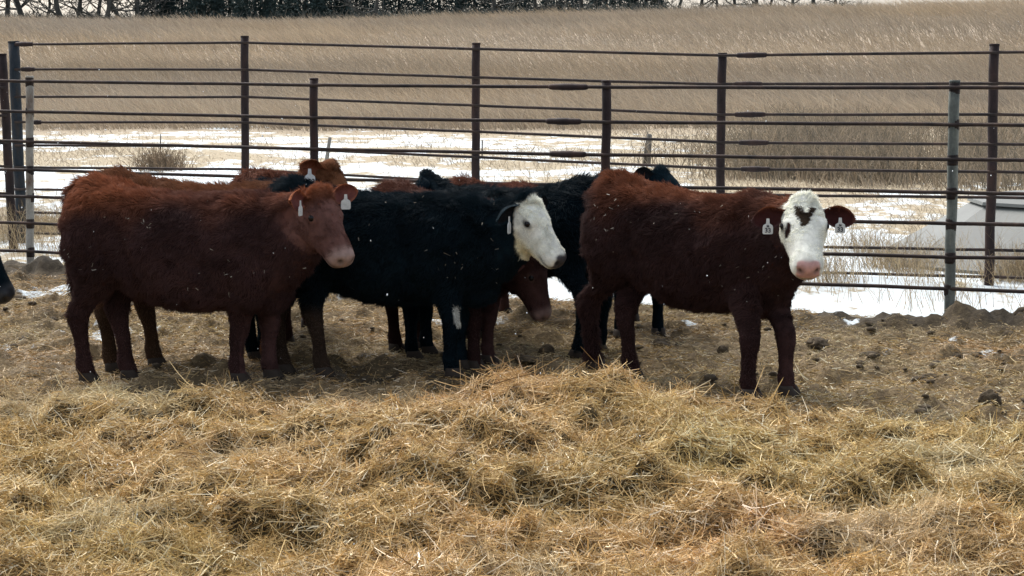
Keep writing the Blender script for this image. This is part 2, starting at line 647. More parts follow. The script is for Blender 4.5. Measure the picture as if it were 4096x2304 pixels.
fence('pipe_fence', 'lower pipe fence of seven thin rails standing close behind the cattle', NEAR, NF_L, NF_R, [
    (118, 305, 122, .030, M_PAINTED, 'faded white post with rust streaks'), (1256, 313, 1254, .030, M_RUST, None), (2425, 322, 2422, .0315, M_RUST, None),
    (3819, 322, 3799, .0325, M_GREYPIPE, 'grey green post with dark weld marks'), (-870, 300, -860, .030, M_RUST, None), (4880, 330, 4850, .033, M_RUST, None)], .012,
    [(2196, 2352, 0), (2185, 2325, 1), (2198, 2345, 2)])
fence('pipe_fence', 'taller nine rail pipe fence behind the lower one', BACK, BF_L, BF_R, [
    (54, 165, 93, .048, M_DARKPIPE, 'thick dark leaning corner post'), (979, 144, 986, .034, M_RUST, None), (1905, 172, 1901, .034, M_RUST, None),
    (2890, 212, 2876, .034, M_RUST, None), (3978, 176, 3957, .035, M_RUST, None), (4970, 170, 4940, .035, M_RUST, None)], .0112,
    [(62, 132, 0), (85, 140, 1), (130, 165, 3), (2945, 3068, 0), (2935, 3050, 1), (2938, 3062, 2), (2955, 3075, 3), (2962, 3080, 4)])

# the pen's side fence leaves the frame at the left
sf = empty('side_fence', (0, 0, 0), label='rusty leaning pipe post with rails running out past the thick corner post', cat='fence')
ps, pe = at(8, 215, 17.2), at(56, 1000, 17.2)
add('post', post_mesh(np.array([pe[0], pe[1], gz(pe[0], pe[1]) - .1]), ps, .038).mesh('post'), M_RUST, sf)
for (ya, yb) in ((350, 354), (462, 466), (572, 576), (666, 662), (775, 770)):
    m = MB(); m.tube([at(15 + (ya - 215) * .055, ya, 17.17), at(-160, yb, 17.0), at(-500, yb + 5, 16.6)], .012, 8)
    add('rail', m.mesh('rail'), M_RAIL, sf)


pa, pb_ = at(-490, 225, 16.62), at(-470, 1000, 16.62)
add('post', post_mesh(np.array([pb_[0], pb_[1], gz(pb_[0], pb_[1]) - .1]), pa, .036).mesh('post'), M_RUST, sf)

# ------------------------------------------------------------------ cattle
def coat_mat():
    t = NT('hide')
    c = t.attr('col', True)
    nz = t.ramp(t.noise(26, 4, .6), [(.3, .7), (.7, 1.15)])
    t.col(t.mix(1.0, c, nz, 'MULTIPLY'))
    t.rough(t.ramp(t.attr('wet'), [(0, .9), (1, .42)]))
    t.l(t.ramp(t.attr('wet'), [(0, .02), (1, .3)]), t.b.inputs['Specular IOR Level'])
    t.bump(t.noise(140, 3, .7), .25, .004)
    return t.m


def fur_mat():
    t = NT('winter_coat')
    c = t.attr('col', True)
    t.col(c).rough(.7)
    t.b.inputs['Specular IOR Level'].default_value = .08
    tr = t.n('ShaderNodeBsdfTranslucent'); t.l(c, tr.inputs['Color'])
    mx = t.n('ShaderNodeMixShader'); mx.inputs[0].default_value = .18
    t.l(t.b.outputs[0], mx.inputs[1]); t.l(tr.outputs[0], mx.inputs[2])
    t.l(mx.outputs[0], t.t.nodes['Material Output'].inputs['Surface'])
    return t.m


M_HIDE, M_FUR = coat_mat(), fur_mat()
M_EYE = NT('eye').col((.006, .005, .005)).rough(.12).m
M_HOOF = NT('hoof').col((.032, .024, .018)).rough(.8).m
tt = NT('tag_plastic'); tt.col(tt.ramp(tt.noise(40, 3), [(.3, (.40, .41, .39)), (.7, (.60, .61, .585))])).rough(.45); M_TAG = tt.m
M_INK = NT('tag_ink').col((.02, .02, .025)).rough(.6).m

TORSO = [(-.605, .86, .66, .06), (-.59, .92, .60, .14), (-.55, .985, .55, .18), (-.50, 1.035, .53, .205), (-.455, 1.052, .51, .22), (-.38, 1.025, .52, .225), (-.25, .99, .455, .24), (-.08, .968, .39, .255),
         (.08, .958, .372, .26), (.22, .96, .385, .247), (.34, .972, .395, .222), (.45, .968, .41, .193), (.54, .93, .43, .165), (.61, .84, .50, .10)]
HEAD = [  # x, top, bottom, half width
    (-.055, -.02, -.14, .06), (-.03, .022, -.17, .093), (.01, .045, -.20, .112), (.06, .050, -.222, .120), (.11, .046, -.228, .122), (.155, .036, -.218, .112),
    (.20, .026, -.200, .099), (.25, .014, -.178, .089), (.30, .006, -.162, .084), (.34, .002, -.154, .085), (.375, -.001, -.149, .086), (.40, -.008, -.139, .078), (.418, -.022, -.122, .062), (.428, -.042, -.10, .036)]


def sring(c, a, b, p=.85, k=22):
    out = []
    for j in range(k):
        t = 2 * math.pi * j / k
        ct, st_ = math.cos(t), math.sin(t)
        out.append(c + a * (math.copysign(abs(ct) ** p, ct)) + b * (math.copysign(abs(st_) ** p, st_)))
    return out


def ear_geom(hm, P, sgn, earx, back, droop, turn, L=.182, W=.060):
    """leaf shaped cupped ear: V, F in cow space"""
    e = np.array([-back, sgn * 1.0, -droop]); e /= np.linalg.norm(e)
    o = np.array([math.cos(turn), -sgn * .2, math.sin(turn)]); o = o - e * (o @ e); o /= np.linalg.norm(o)
    wv = np.cross(e, o)
    base = np.array([earx, sgn * .088, -.012])
    ns, ntt = 12, 9
    V = []
    for layer in (0, 1):
        for i in range(ns):
            s = i / (ns - 1)
            hw = W * (.46 + .54 * ss(s / .5)) * (1 if s < .48 else max(0, 1 - ((s - .48) / .525) ** 2) ** .66)
            for j in range(ntt):
                t = -1 + 2 * j / (ntt - 1)
                dep = -.042 * (1 - t * t) * math.sin(math.pi * (s * .8 + .15))
                p = base + e * (s * L) + wv * (hw * t) + o * (dep - (.011 if layer else 0) * (1 - .7 * abs(t) ** 3))
                p = p + np.array([.012 * s * s, 0, 0])
                V.append(P + hm @ p)
    F = []
    n1 = ns * ntt
    for i in range(ns - 1):
        for j in range(ntt - 1):
            a = i * ntt + j
            F.append((a, a + 1, a + 1 + ntt, a + ntt))
            F.append((n1 + a, n1 + a + ntt, n1 + a + 1 + ntt, n1 + a + 1))
    edge = [i * ntt for i in range(ns)] + [(ns - 1) * ntt + j for j in range(1, ntt)] + [i * ntt + ntt - 1 for i in range(ns - 2, -1, -1)]
    for a, b in zip(edge[:-1], edge[1:]):
        F.append((a, a + n1, b + n1, b))
    tip = base + e * (.55 * L) + o * .004 + np.array([0, 0, -.006]) + wv * 0
    return V, F, P + hm @ tip, hm @ o


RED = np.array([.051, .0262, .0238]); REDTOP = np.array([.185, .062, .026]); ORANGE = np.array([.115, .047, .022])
BLACK = np.array([.0036, .0082, .0112]); WHITE = np.array([.66, .66, .58]); PINK = np.array([.38, .20, .17])


def smask(v, a, b):
    return ss((v - a) / (b - a))


def make_cow(label, px, Y, yaw, poll, head, coat='red', scale=1.0, feet=None, face=None, muzzle=PINK, ears=((0.0, .22, .8), (0.0, .22, .8)),
             nhair=60000, tags=(), top=1.0, legdirt=None, voxel=.0115, base_z=0.0, tagtext=None, seed=1, body=None, neckdrop=0.0, flecks=0, dark=1.0, headcol=None, earx=.018, front=-.06, hs=.87, tagscale=1.0):
    rng = np.random.default_rng(seed)
    loc = at(px, 1000, Y); loc[2] = base_z
    yr = R(yaw)
    Rz = np.array([[math.cos(yr), -math.sin(yr), 0], [math.sin(yr), math.cos(yr), 0], [0, 0, 1]])
    S = scale

    def loc_of(p):
        return Rz.T @ (np.array(p) - loc)
    P = loc_of(at(*poll))
    hy, hp, hr = [R(a) for a in head]
    hy -= yr
    hm = np.array(Matrix.Rotation(hy, 3, 'Z') @ Matrix.Rotation(hp, 3, 'Y') @ Matrix.Rotation(hr, 3, 'X'))
    hm = hm * S * hs
    S_h = S * hs
    b = MB()
    tor = [(x + front * float(ss((x - .15) / .4)), t, bo, hw) for x, t, bo, hw in (body or TORSO)]
    b.loft([sring(np.array([x, 0, (t + bo) / 2]) * S, np.array([0, hw, 0]) * S, np.array([0, 0, (t - bo) / 2]) * S) for x, t, bo, hw in tor])
    for sg in (1, -1):
        b.ell(np.array([.35, sg * .125, .64]) * S, np.array([.165, .10, .24]) * S)
        b.ell(np.array([-.40, sg * .125, .74]) * S, np.array([.185, .112, .25]) * S)
    # neck
    e = P + hm @ np.array([.0, 0, -.075])
    c0 = np.array([.40 + front * .8, 0, .70]) * S; c1 = np.array([.60 + front, 0, .69 - neckdrop]) * S * .6 + e * .4
    rings = []
    for i, (hh, hw) in enumerate(((.27, .20), (.255, .172), (.225, .145), (.185, .118), (.145, .095), (.115, .085))):
        t = i / 5
        c = c0 * (1 - t) ** 2 + 2 * c1 * t * (1 - t) + e * t * t
        d = (c1 - c0) * (1 - t) + (e - c1) * t
        d = d / np.linalg.norm(d)
        sd_ = np.cross(np.array([0, 0, 1.0]), d); sd_ /= np.linalg.norm(sd_)
        up = np.cross(d, sd_)
        rings.append(sring(c - up * .02 * S, sd_ * hw * S, up * hh * S, .95))
    b.loft(rings)
    # brisket and dewlap
    b.ell(np.array([.49 + front, 0, .49]) * S, np.array([.135, .10, .13]) * S)
    # head
    b.loft([sring(P + hm @ np.array([x, 0, (t + bo) / 2]), hm @ np.array([0, hw, 0]), hm @ np.array([0, 0, (t - bo) / 2]), .9) for x, t, bo, hw in HEAD])
    hb = MB()
    hb.ell((.118, .088, -.022), (.05, .036, .036)); hb.ell((.118, -.088, -.022), (.05, .036, .036))
    hb.ell((-.005, 0, .022), (.055, .07, .045)); hb.ell((.118, 0, -.235), (.15, .072, .07)) if front >= 0 else hb.ell((.09, 0, -.215), (.12, .068, .055))
    hb.ell((.02, 0, -.27), (.12, .09, .10)) if front >= 0 else hb.ell((-.01, 0, -.21), (.09, .08, .08))
    hb.ell((.372, 0, -.055), (.045, .072, .048)); hb.ell((.345, 0, -.118), (.045, .045, .025))
    b.v += [tuple(P + hm @ np.array(v)) for v in hb.v]
    b.f += [tuple(i + b.n for i in f) for f in hb.f]; b.n += hb.n
    # legs
    feet = feet or {'rf': (.35, -.13), 'lf': (.33, .13), 'rh': (-.42, -.13), 'lh': (-.40, .13)}
    hooves = []
    for k_, f in feet.items():
        if len(f) == 3:
            g_ = loc_of(gnd(f[0], f[1], f[2]))
            f = (g_[0] / S, g_[1] / S)
        sg = -1 if k_[0] == 'r' else 1
        if k_[1] == 'f':
            ax, ay = .345, sg * .115
            prof = [(.70, 0, 0, .13, .085), (.58, .05, 0, .11, .08), (.47, .3, .005, .084, .070), (.38, .6, .01, .062, .055), (.31, .85, .014, .055, .051), (.26, .92, .010, .050, .046), (.21, .97, .002, .038, .037), (.14, 1, 0, .036, .036), (.095, 1, -.002, .044, .042), (.065, 1, .004, .040, .039), (.035, 1, .01, .048, .046)]
        else:
            ax, ay = -.42, sg * .12
            prof = [(.80, 0, .02, .16, .10), (.68, .08, .02, .165, .10), (.56, .25, .04, .13, .088), (.47, .5, .022, .088, .064), (.40, .78, -.022, .064, .050), (.345, .9, -.036, .060, .046), (.29, .97, -.03, .048, .042), (.22, 1, -.016, .038, .037), (.15, 1, -.008, .036, .036), (.10, 1, -.006, .045, .042), (.07, 1, .004, .046, .045), (.035, 1, .01, .048, .046)]
        rings = []
        for z, bl, off, rx, ry in prof:
            c = np.array([ax + (f[0] - ax) * bl + off, ay + (f[1] - ay) * bl, z]) * S
            rings.append([c + np.array([rx * math.cos(2 * math.pi * j / 16), ry * math.sin(2 * math.pi * j / 16), 0]) * S for j in range(16)])
        b.loft(rings)
        hooves.append(np.array([f[0] + .014, f[1], 0]) * S)
    # tail
    b.tube([np.array(p) * S for p in ((-.50, 0, 1.02), (-.575, 0, .965), (-.605, .02, .86), (-.612, .03, .72), (-.60, .03, .56), (-.58, .03, .44))], [.034 * S, .032 * S, .026 * S, .022 * S, .024 * S, .016 * S], 10)
    tmp = bpy.data.objects.new('tmp', b.mesh('tmp')); COL.objects.link(tmp)
    md = tmp.modifiers.new('r', 'REMESH'); md.mode = 'VOXEL'; md.voxel_size = voxel
    sm = tmp.modifiers.new('s', 'SMOOTH'); sm.factor = .5; sm.iterations = 7
    dg = bpy.context.evaluated_depsgraph_get(); dg.update()
    me = bpy.data.meshes.new_from_object(tmp.evaluated_get(dg))
    bpy.data.objects.remove(tmp)
    nv = len(me.vertices)
    V = np.empty(nv * 3, np.float32); me.vertices.foreach_get('co', V); V = V.reshape(-1, 3).astype(float)
    qs = [tuple(p.vertices) for p in me.polygons]
    bpy.data.meshes.remove(me)
    # nostrils and mouth pressed into the muzzle
    iv = np.linalg.inv(hm)

    def hl(p):
        return (p - P) @ iv.T
    H = hl(V)
    for sg in (1, -1):
        d2 = ((H[:, 0] - .41) / .035) ** 2 + ((H[:, 1] - sg * .043) / .014) ** 2 + ((H[:, 2] + .052) / .012) ** 2
        V -= np.outer(.018 * np.exp(-d2), hm[:, 0] / S_h)
    mo = np.exp(-((H[:, 2] + .112 - .03 * np.clip(.38 - H[:, 0], 0, .2)) / .008) ** 2) * smask(H[:, 0], .27, .31) * (H[:, 0] < .5) * (np.abs(H[:, 1]) < .12)
    cen = np.stack([np.full(nv, .33), np.zeros(nv), np.full(nv, -.09)], 1)
    V += (norm(cen - H) * (.008 * mo)[:, None]) @ hm.T / S * S
    # body folds: flank hollow and soft lumps
    nb = norm(V - np.stack([V[:, 0], np.zeros(nv), np.clip(V[:, 2], .45, .85)], 1))
    V += nb * ((n3(V * 6 / S, seed) - .5) * .022 * smask(V[:, 2], .35, .5) * (1 - smask(H[:, 0], -.1, -.02) * (np.abs(H[:, 1]) < .16)))[:, None]
    xl, zl = V[:, 0] / S, V[:, 2] / S
    off = np.abs(V[:, 1]) / S > .06
    nothead = 1 - smask(H[:, 0], -.1, -.02) * (np.abs(H[:, 1]) < .16)
    fold = -.020 * np.exp(-((xl - .175 + .25 * (zl - .6)) / .03) ** 2) * smask(zl, .44, .52) * (1 - smask(zl, .78, .88))
    fold += -.024 * np.exp(-((xl + .20 + .35 * (zl - .6)) / .035) ** 2) * smask(zl, .46, .54) * (1 - smask(zl, .76, .86))
    fold += .022 * np.exp(-((xl + .33) / .05) ** 2 - ((zl - .955) / .035) ** 2) + .014 * np.exp(-((xl - .30) / .06) ** 2 - ((zl - .80) / .12) ** 2)
    fold += -.016 * np.exp(-((xl + .15) / .12) ** 2 - ((zl - .86) / .05) ** 2)
    V += nb * (fold * S * off * nothead)[:, None]
    # ears join the same mesh
    eartips = []
    allV = [V]; allF = list(qs); nn = nv
    ear_id = [np.zeros(nv)]
    inner_id = [np.zeros(nv)]
    for sg, ep in ((-1, ears[0]), (1, ears[1])):
        ev, ef, tip, eo = ear_geom(hm, P, sg, earx, *ep)
        allV.append(np.array(ev)); allF += [tuple(i + nn for i in f) for f in ef]
        ear_id.append(np.ones(len(ev)))
        q = np.zeros(len(ev)); q[:len(ev) // 2] = 1
        jj = np.arange(len(ev) // 2) % 9; ii = np.arange(len(ev) // 2) // 9
        q[:len(ev) // 2][(jj == 0) | (jj == 8) | (ii == 11)] = .5
        inner_id.append(q)
        nn += len(ev); eartips.append((tip, eo))
    V = np.concatenate(allV); ear_id = np.concatenate(ear_id); inner_id = np.concatenate(inner_id)
    me = bpy.data.meshes.new('cow'); me.from_pydata(V.tolist(), [], allF); me.update()
    me.polygons.foreach_set('use_smooth', np.ones(len(me.polygons), bool))

    def colour(p, isear=None, inner=None, hair=False):
        n = len(p); h = hl(p)
        on_head = smask(h[:, 0], -.09, -.03) * (np.abs(h[:, 1]) < .14) * (h[:, 2] > -.24) * (h[:, 2] < .12) * (h[:, 0] < .5)
        if isear is not None: on_head = on_head * (1 - isear)
        z = p[:, 2] / S
        nz = n3(p * 5, seed + 3); nz2 = n3(p * 22, seed + 4)
        if coat == 'black':
            c = np.tile(BLACK, (n, 1)) * (.4 + 1.0 * nz + .5 * nz2)[:, None]
        elif coat == 'orange':
            c = ORANGE * (.75 + .5 * nz)[:, None]
        else:
            toplit_bleach = smask(z + .2 * (nz - .5), .84, 1.03) * .85 * top  # sun-bleached topline; part of the orange is top light painted in
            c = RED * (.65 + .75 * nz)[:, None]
            c = c * (1 - toplit_bleach[:, None]) + REDTOP * toplit_bleach[:, None]
            c = c * (.85 + .3 * nz2)[:, None]
            c = c * dark
        if headcol is not None:
            k = (on_head * smask(h[:, 0], -.02, .10))[:, None]
            c = c * (1 - k) + np.array(headcol) * (.8 + .4 * nz)[:, None] * k
        if legdirt is not None:
            c = c + (np.array(legdirt) - c) * (smask(.42 - z, 0, .12) * smask(-p[:, 0], .05, .2) * .8 * ((p[:, 1] < 0) | (coat == 'orange')))[:, None]
        wn = .02 * (nz2 - .5) + .014 * (n3(p * 60, seed + 5) - .5)
        if face == 'blaze':       # white face with a dark patch on the forehead
            wm = smask(h[:, 2] + wn, -.128, -.108) * smask(h[:, 0], -.075, -.05)
            wm = np.maximum(wm, smask(h[:, 0], .33, .35))
            x_ = (h[:, 0] - .052) / .125
            v = (np.abs(h[:, 1] + .004 + wn * 1.1) < .060 * (1 - x_ * .78)) & (x_ > .0 + .32 * (np.abs(h[:, 1]) < .014)) & (x_ < 1) & (h[:, 2] > -.04)
            e1 = ((h[:, 0] - .165) / .034) ** 2 + ((h[:, 1] + .088) / .013) ** 2 < 1
            wm = wm * (1 - v) * (1 - e1)
            c[v] = np.array([.034, .024, .016])
        elif face == 'white':
            wm = smask(h[:, 0] + 1.12 * np.minimum(h[:, 2] + .03, 0) + 1.2 * wn, -.015, .005)
            wm = np.maximum(wm, smask(h[:, 0], .25, .26))
        else:
            wm = np.zeros(n)
        wm = wm * on_head
        wc = WHITE * (.88 + .2 * nz2)[:, None]
        if face == 'white':
            wc = wc * (1 - smask(-h[:, 2], .10, .16)[:, None] * np.array([.05, .12, .3]))
        c = c * (1 - wm[:, None]) + wc * wm[:, None]
        if face == 'white':      # white sock edge on the brisket and inner forearm
            xx_ = p[:, 0] / S - .425 - 2.2 * (z - .36) ** 2
            bw = (np.abs(xx_) < .014) & (np.abs(z - .33) < .06) & (p[:, 1] / S < -.03)
            c[bw] = WHITE * .8
        # nose
        pad = smask(h[:, 0], .376, .39) * smask(-h[:, 2], .002, .012) * (1 - smask(-h[:, 2], .096, .102)) * (1 - smask(np.abs(h[:, 1]), .056, .064)) * on_head
        if face is None:
            pad = np.maximum(pad, .8 * smask(h[:, 0], .32, .39) * on_head)
        lip = smask(h[:, 0], .36, .385) * smask(-h[:, 2], .104, .11) * on_head * (.5 if face != 'white' else 0)
        d = np.maximum(pad, lip)
        c = c * (1 - d[:, None]) + muzzle * d[:, None]
        for sg in (1, -1):
            q = np.exp(-(((h[:, 1] - sg * (.043 + .25 * (h[:, 2] + .052))) / .015) ** 2 + ((h[:, 2] + .052) / .0135) ** 2)) * (h[:, 0] > .36) * on_head
            c = c * (1 - .95 * q)[:, None]
        ml = np.exp(-((h[:, 2] + .112 - .03 * np.clip(.38 - h[:, 0], 0, .2)) / .009) ** 2) * smask(h[:, 0], .29, .33) * on_head
        c = c * (1 - .6 * ml)[:, None]
        # eyelids
        for sg in (1, -1):
            q = ((h[:, 0] - .126) / .036) ** 2 + ((h[:, 1] - sg * .118) / .035) ** 2 + ((h[:, 2] + .026) / .021) ** 2
            lid = np.exp(-q ** 2 * .8) * on_head
            lc = np.array([.015, .012, .012]) if face else (np.array(headcol) * 1.7 if headcol is not None else muzzle * .45)
            c = c * (1 - lid[:, None] * .85) + lc * lid[:, None] * .85
        if isear is not None:
            ic = {'black': np.array([.012, .012, .013]), 'orange': np.array([.16, .055, .03])}.get(coat, np.array([.16, .06, .05]))
            if face == 'blaze': ic = np.array([.05, .018, .016])
            k = (isear * smask(inner, .55, .9))[:, None]
            c = c * (1 - k) + ic * k
            rim = (isear * (1 - np.clip(np.abs(inner - .5) / .3, 0, 1)))[:, None]
            c = c * (1 + 1.3 * rim)
        return np.clip(c, 0, 1), d

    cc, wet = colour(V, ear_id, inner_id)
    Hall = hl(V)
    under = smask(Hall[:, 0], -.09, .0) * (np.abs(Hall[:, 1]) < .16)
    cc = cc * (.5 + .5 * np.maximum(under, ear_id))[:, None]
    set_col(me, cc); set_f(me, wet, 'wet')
    cow = bpy.data.objects.new('cow', me); COL.objects.link(cow)
    me.materials.append(M_HIDE)
    cow.location = loc; cow.rotation_euler = (0, 0, yr)
    tag(cow, label, 'cow', 'young cattle standing together in the pen')
    # eyes
    for sg in (1, -1):
        m = MB(); m.ell((0, 0, 0), (.0205 * S_h, .0205 * S_h, .0205 * S_h), 14, 9)
        o = add('eye', m.mesh('eye'), M_EYE, cow); o.location = P + hm @ np.array([.127, sg * .1075, -.024])
    # hooves
    for hpos in hooves:
        m = MB()
        for s2 in (-1, 1):
            rings = []
            for z, rx, ry, ox in ((0.0, .052, .027, .012), (.02, .05, .026, .008), (.045, .042, .024, 0), (.058, .036, .022, -.003)):
                rings.append([np.array([ox + rx * math.cos(2 * math.pi * j / 14), s2 * .022 + ry * math.sin(2 * math.pi * j / 14), z]) * S for j in range(14)])
            m.loft(rings)
        o = add('hoof', m.mesh('hoof'), M_HOOF, cow); o.location = hpos
    # ear tags
    for which, mode in tags:
        tip, eo = eartips[0 if which == 'r' else 1]
        if mode == 'face':      # turned to the viewer with the ear's open side
            nrm = norm(np.array([*(-Rz.T[:, 1] * 1.0)])[None])[0]
        elif mode == 'edge':
            nrm = norm((Rz.T @ np.array([.97, -.25, 0]))[None])[0]
        else:
            nrm = norm((Rz.T @ np.array([mode, -1, 0]))[None])[0]
        zax = np.array([0, 0, 1.0]); xa = np.cross(zax, nrm); xa /= np.linalg.norm(xa)
        xa = -xa if xa @ (Rz.T @ np.array([1, 0, 0])) < 0 else xa
        xa = np.cross(zax, -nrm); xa = -np.cross(-nrm, zax); xa /= np.linalg.norm(xa)
        out = [(-.008, 0), (.008, 0), (.010, -.028), (.026, -.038), (.029, -.050), (.029, -.082), (.024, -.088), (-.024, -.088), (-.029, -.082), (-.029, -.050), (-.026, -.038), (-.010, -.028)]
        org = tip + nrm * .012
        tv = []
        for dz in (.002, -.002):
            for (x_, z_) in out:
                tv.append(org + xa * x_ + np.array([0, 0, z_]) + nrm * dz)
        k = len(out)
        tf = [tuple(range(k)), tuple(range(2 * k - 1, k - 1, -1))] + [(j, k + j, k + (j + 1) % k, (j + 1) % k) for j in range(k)]
        m = bpy.data.meshes.new('ear_tag'); m.from_pydata([tuple(v - org) for v in tv], [], tf); m.update()
        to = add('ear_tag', m, M_TAG, cow); to.location = org; to.scale = (tagscale,) * 3
        if tagtext:
            for (s_, sz, zo) in ((tagtext, .036, -.078), ('S6' if tagtext == '33' else None, .016, -.048)):
                if not s_: continue
                fc = bpy.data.curves.new('tag_number', 'FONT'); fc.body = s_; fc.size = sz; fc.align_x = 'CENTER'; fc.extrude = .0006; fc.offset = .0008
                ft = bpy.data.objects.new('tmp', fc); COL.objects.link(ft)
                dg = bpy.context.evaluated_depsgraph_get(); dg.update()
                fm = bpy.data.meshes.new_from_object(ft.evaluated_get(dg)); fm.name = 'tag_number'
                bpy.data.objects.remove(ft)
                to_ = bpy.data.objects.new('tag_number', fm); COL.objects.link(to_)
                fm.materials.clear(); fm.materials.append(M_INK)
                to_.parent = to
                xr = np.cross(zax, nrm)      # reader's right when looking against the normal
                mt = Matrix(((xr[0], 0, nrm[0]), (xr[1], 0, nrm[1]), (xr[2], 1, nrm[2])))
                to_.rotation_euler = mt.to_euler()
                to_.location = nrm * .0032 + np.array([0, 0, zo])
    # fur
    tri = []
    for f in allF:
        if len(f) == 4: tri += [(f[0], f[1], f[2]), (f[0], f[2], f[3])]
        else: tri.append(f)
    tri = np.array(tri)
    VN = np.empty(len(V) * 3, np.float32); me.vertices.foreach_get('normal', VN); VN = VN.reshape(-1, 3).astype(float)
    A_, B_, C_ = V[tri[:, 0]], V[tri[:, 1]], V[tri[:, 2]]
    ar = np.linalg.norm(np.cross(B_ - A_, C_ - A_), axis=1)
    tn = (VN[tri[:, 0]] + VN[tri[:, 1]] + VN[tri[:, 2]]); tn = norm(tn)
    tc = (A_ + B_ + C_) / 3
    th = hl(tc)
    headt = (smask(th[:, 0], -.08, -.02) * (np.abs(th[:, 1]) < .3) * (th[:, 2] > -.24) * (th[:, 2] < .13) * (th[:, 0] < .5))
    wt = ar * (1 + 2.2 * headt) * (1 - .75 * ear_id[tri[:, 0]])
    pick = rng.choice(len(tri), nhair, p=wt / wt.sum())
    r1 = np.sqrt(rng.random(nhair)); r2 = rng.random(nhair)
    w0, w1, w2 = 1 - r1, r1 * (1 - r2), r1 * r2
    ti = tri[pick]
    p0 = V[ti[:, 0]] * w0[:, None] + V[ti[:, 1]] * w1[:, None] + V[ti[:, 2]] * w2[:, None]
    nr = norm(VN[ti[:, 0]] * w0[:, None] + VN[ti[:, 1]] * w1[:, None] + VN[ti[:, 2]] * w2[:, None])
    isear = ear_id[ti[:, 0]]; inner = (inner_id[ti[:, 0]] + inner_id[ti[:, 1]] + inner_id[ti[:, 2]]) / 3
    h = hl(p0)
    hd = headt[pick]
    z = p0[:, 2] / S
    leg = smask(.42 - z, 0, .1)
    comb = np.tile(np.array([-.55, 0, -.75]), (nhair, 1))
    comb[:, 0] *= (1 - leg)
    topm = smask(z, .86, .95) * (1 - hd)
    comb = comb * (1 - .4 * topm[:, None]) + np.array([-.75, 0, .12]) * topm[:, None]
    comb = comb * (1 - hd[:, None]) + (-hm[:, 0] / S_h * .45 + np.array([0, 0, -.4])) * hd[:, None]
    ln = .031 * (1 - hd) * (1 - leg) + .012 * leg * (1 - hd) + .0085 * hd
    ln = ln + .012 * topm + .02 * smask(.42 - z, -.05, .0) * (1 - leg) * 0
    tuft = hd * np.exp(-((h[:, 0] + .0) / .055) ** 2) * (np.abs(h[:, 1]) < .09) * (h[:, 2] > -.02) * (1 - isear)
    curl = hd * smask(.13 - h[:, 0], 0, .05) * (h[:, 2] > -.02) * (1 - isear) * (1.0 if face else .6)
    ln = ln + .011 * tuft + .007 * curl
    tail = (p0[:, 0] / S < -.585) * (z < .53)
    ln = ln + .02 * tail + .014 * np.exp(-((p0[:, 0] / S + .47) / .09) ** 2) * smask(z, .97, 1.03)
    bare = smask(h[:, 0], .355, .385) * hd
    ln = ln * (1 - .8 * bare) * np.where(isear > 0, np.where(inner > .5, .6, .9), 1)
    earfr = isear * (np.abs(inner - .5) < .49)
    ln = ln + .010 * earfr
    ln = ln * S * rng.uniform(.55, 1.25, nhair) * (.7 + .6 * n3(p0 * 14, seed + 9))
    # locks: hair leans together in wisps
    lk = np.stack([n3(p0 * 17, seed + 20 + i) - .5 for i in range(3)], 1) + .7 * np.stack([n3(p0 * 45, seed + 30 + i) - .5 for i in range(3)], 1)
    rnd = rng.normal(size=(nhair, 3)) * .16
    tg = comb - nr * np.sum(comb * nr, 1, keepdims=True)
    lift = .38 - .26 * hd * (1 - tuft) * (1 - curl) + .3 * topm + .6 * tuft + .35 * curl
    d0 = norm(nr * (lift + .25)[:, None] + tg * .75 + lk * (1.5 + 1.5 * curl + tuft)[:, None] * .8 + rnd)
    d1 = norm(nr * (lift * .25)[:, None] + tg * 1.1 + lk * 2.0 + rnd + np.array([0, 0, -.12]))
    pts = np.empty((nhair, 4, 3), np.float32)
    for i, t in enumerate((0, .34, .68, 1)):
        pts[:, i] = p0 - nr * .002 + d0 * (ln * t * (1 - .5 * t))[:, None] + d1 * (ln * .5 * t * t)[:, None]
    rad = np.empty((nhair, 4), np.float32)
    rw = (.00105 * (1 - hd) + .0007 * hd) * S * rng.uniform(.7, 1.3, nhair)
    for i, t in enumerate((1, .9, .65, .15)):
        rad[:, i] = rw * t
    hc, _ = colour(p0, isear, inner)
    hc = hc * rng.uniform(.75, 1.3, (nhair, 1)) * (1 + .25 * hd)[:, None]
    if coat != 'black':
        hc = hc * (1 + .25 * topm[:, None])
    cv = bpy.data.hair_curves.new('fur')
    cv.add_curves([4] * nhair)
    cv.attributes['position'].data.foreach_set('vector', pts.ravel())
    if 'radius' not in cv.attributes: cv.attributes.new('radius', 'FLOAT', 'POINT')
    cv.attributes['radius'].data.foreach_set('value', rad.ravel())
    a = cv.attributes.new('col', 'FLOAT_COLOR', 'CURVE')
    c4 = np.ones((nhair, 4), np.float32); c4[:, :3] = hc
    a.data.foreach_set('color', c4.ravel())
    add('fur', cv, M_FUR, cow)
    # bits of straw and frost caught in the coat
    if flecks:
        wside = (Rz @ nr.T).T[:, 1] < -.25
        cand = np.where(wside & (z > .5) & (hd < .1) & (z < .95))[0]
        wf = np.clip(n3(p0[cand] * 5, seed + 50) - .45, 0, 1) ** 2 + .004
        j = rng.choice(cand, flecks, p=wf / wf.sum())
        q = p0[j] + nr[j] * .024
        dd = norm(rng.normal(size=(flecks, 3)) + tg[j]); dd = norm(dd - nr[j] * np.sum(dd * nr[j], 1, keepdims=True) * .9)
        col_ = np.array([.40, .36, .29]) * rng.uniform(.35, 1.1, (flecks, 1))
        v_, f_, c_ = ribbons(q, dd, rng.uniform(.004, .02, flecks) * (1 + 1.2 * (rng.random(flecks) > .9)), rng.uniform(.0015, .005, flecks), rng.normal(size=(flecks, 3)) * .15, col_, 2, .6, rng=rng)
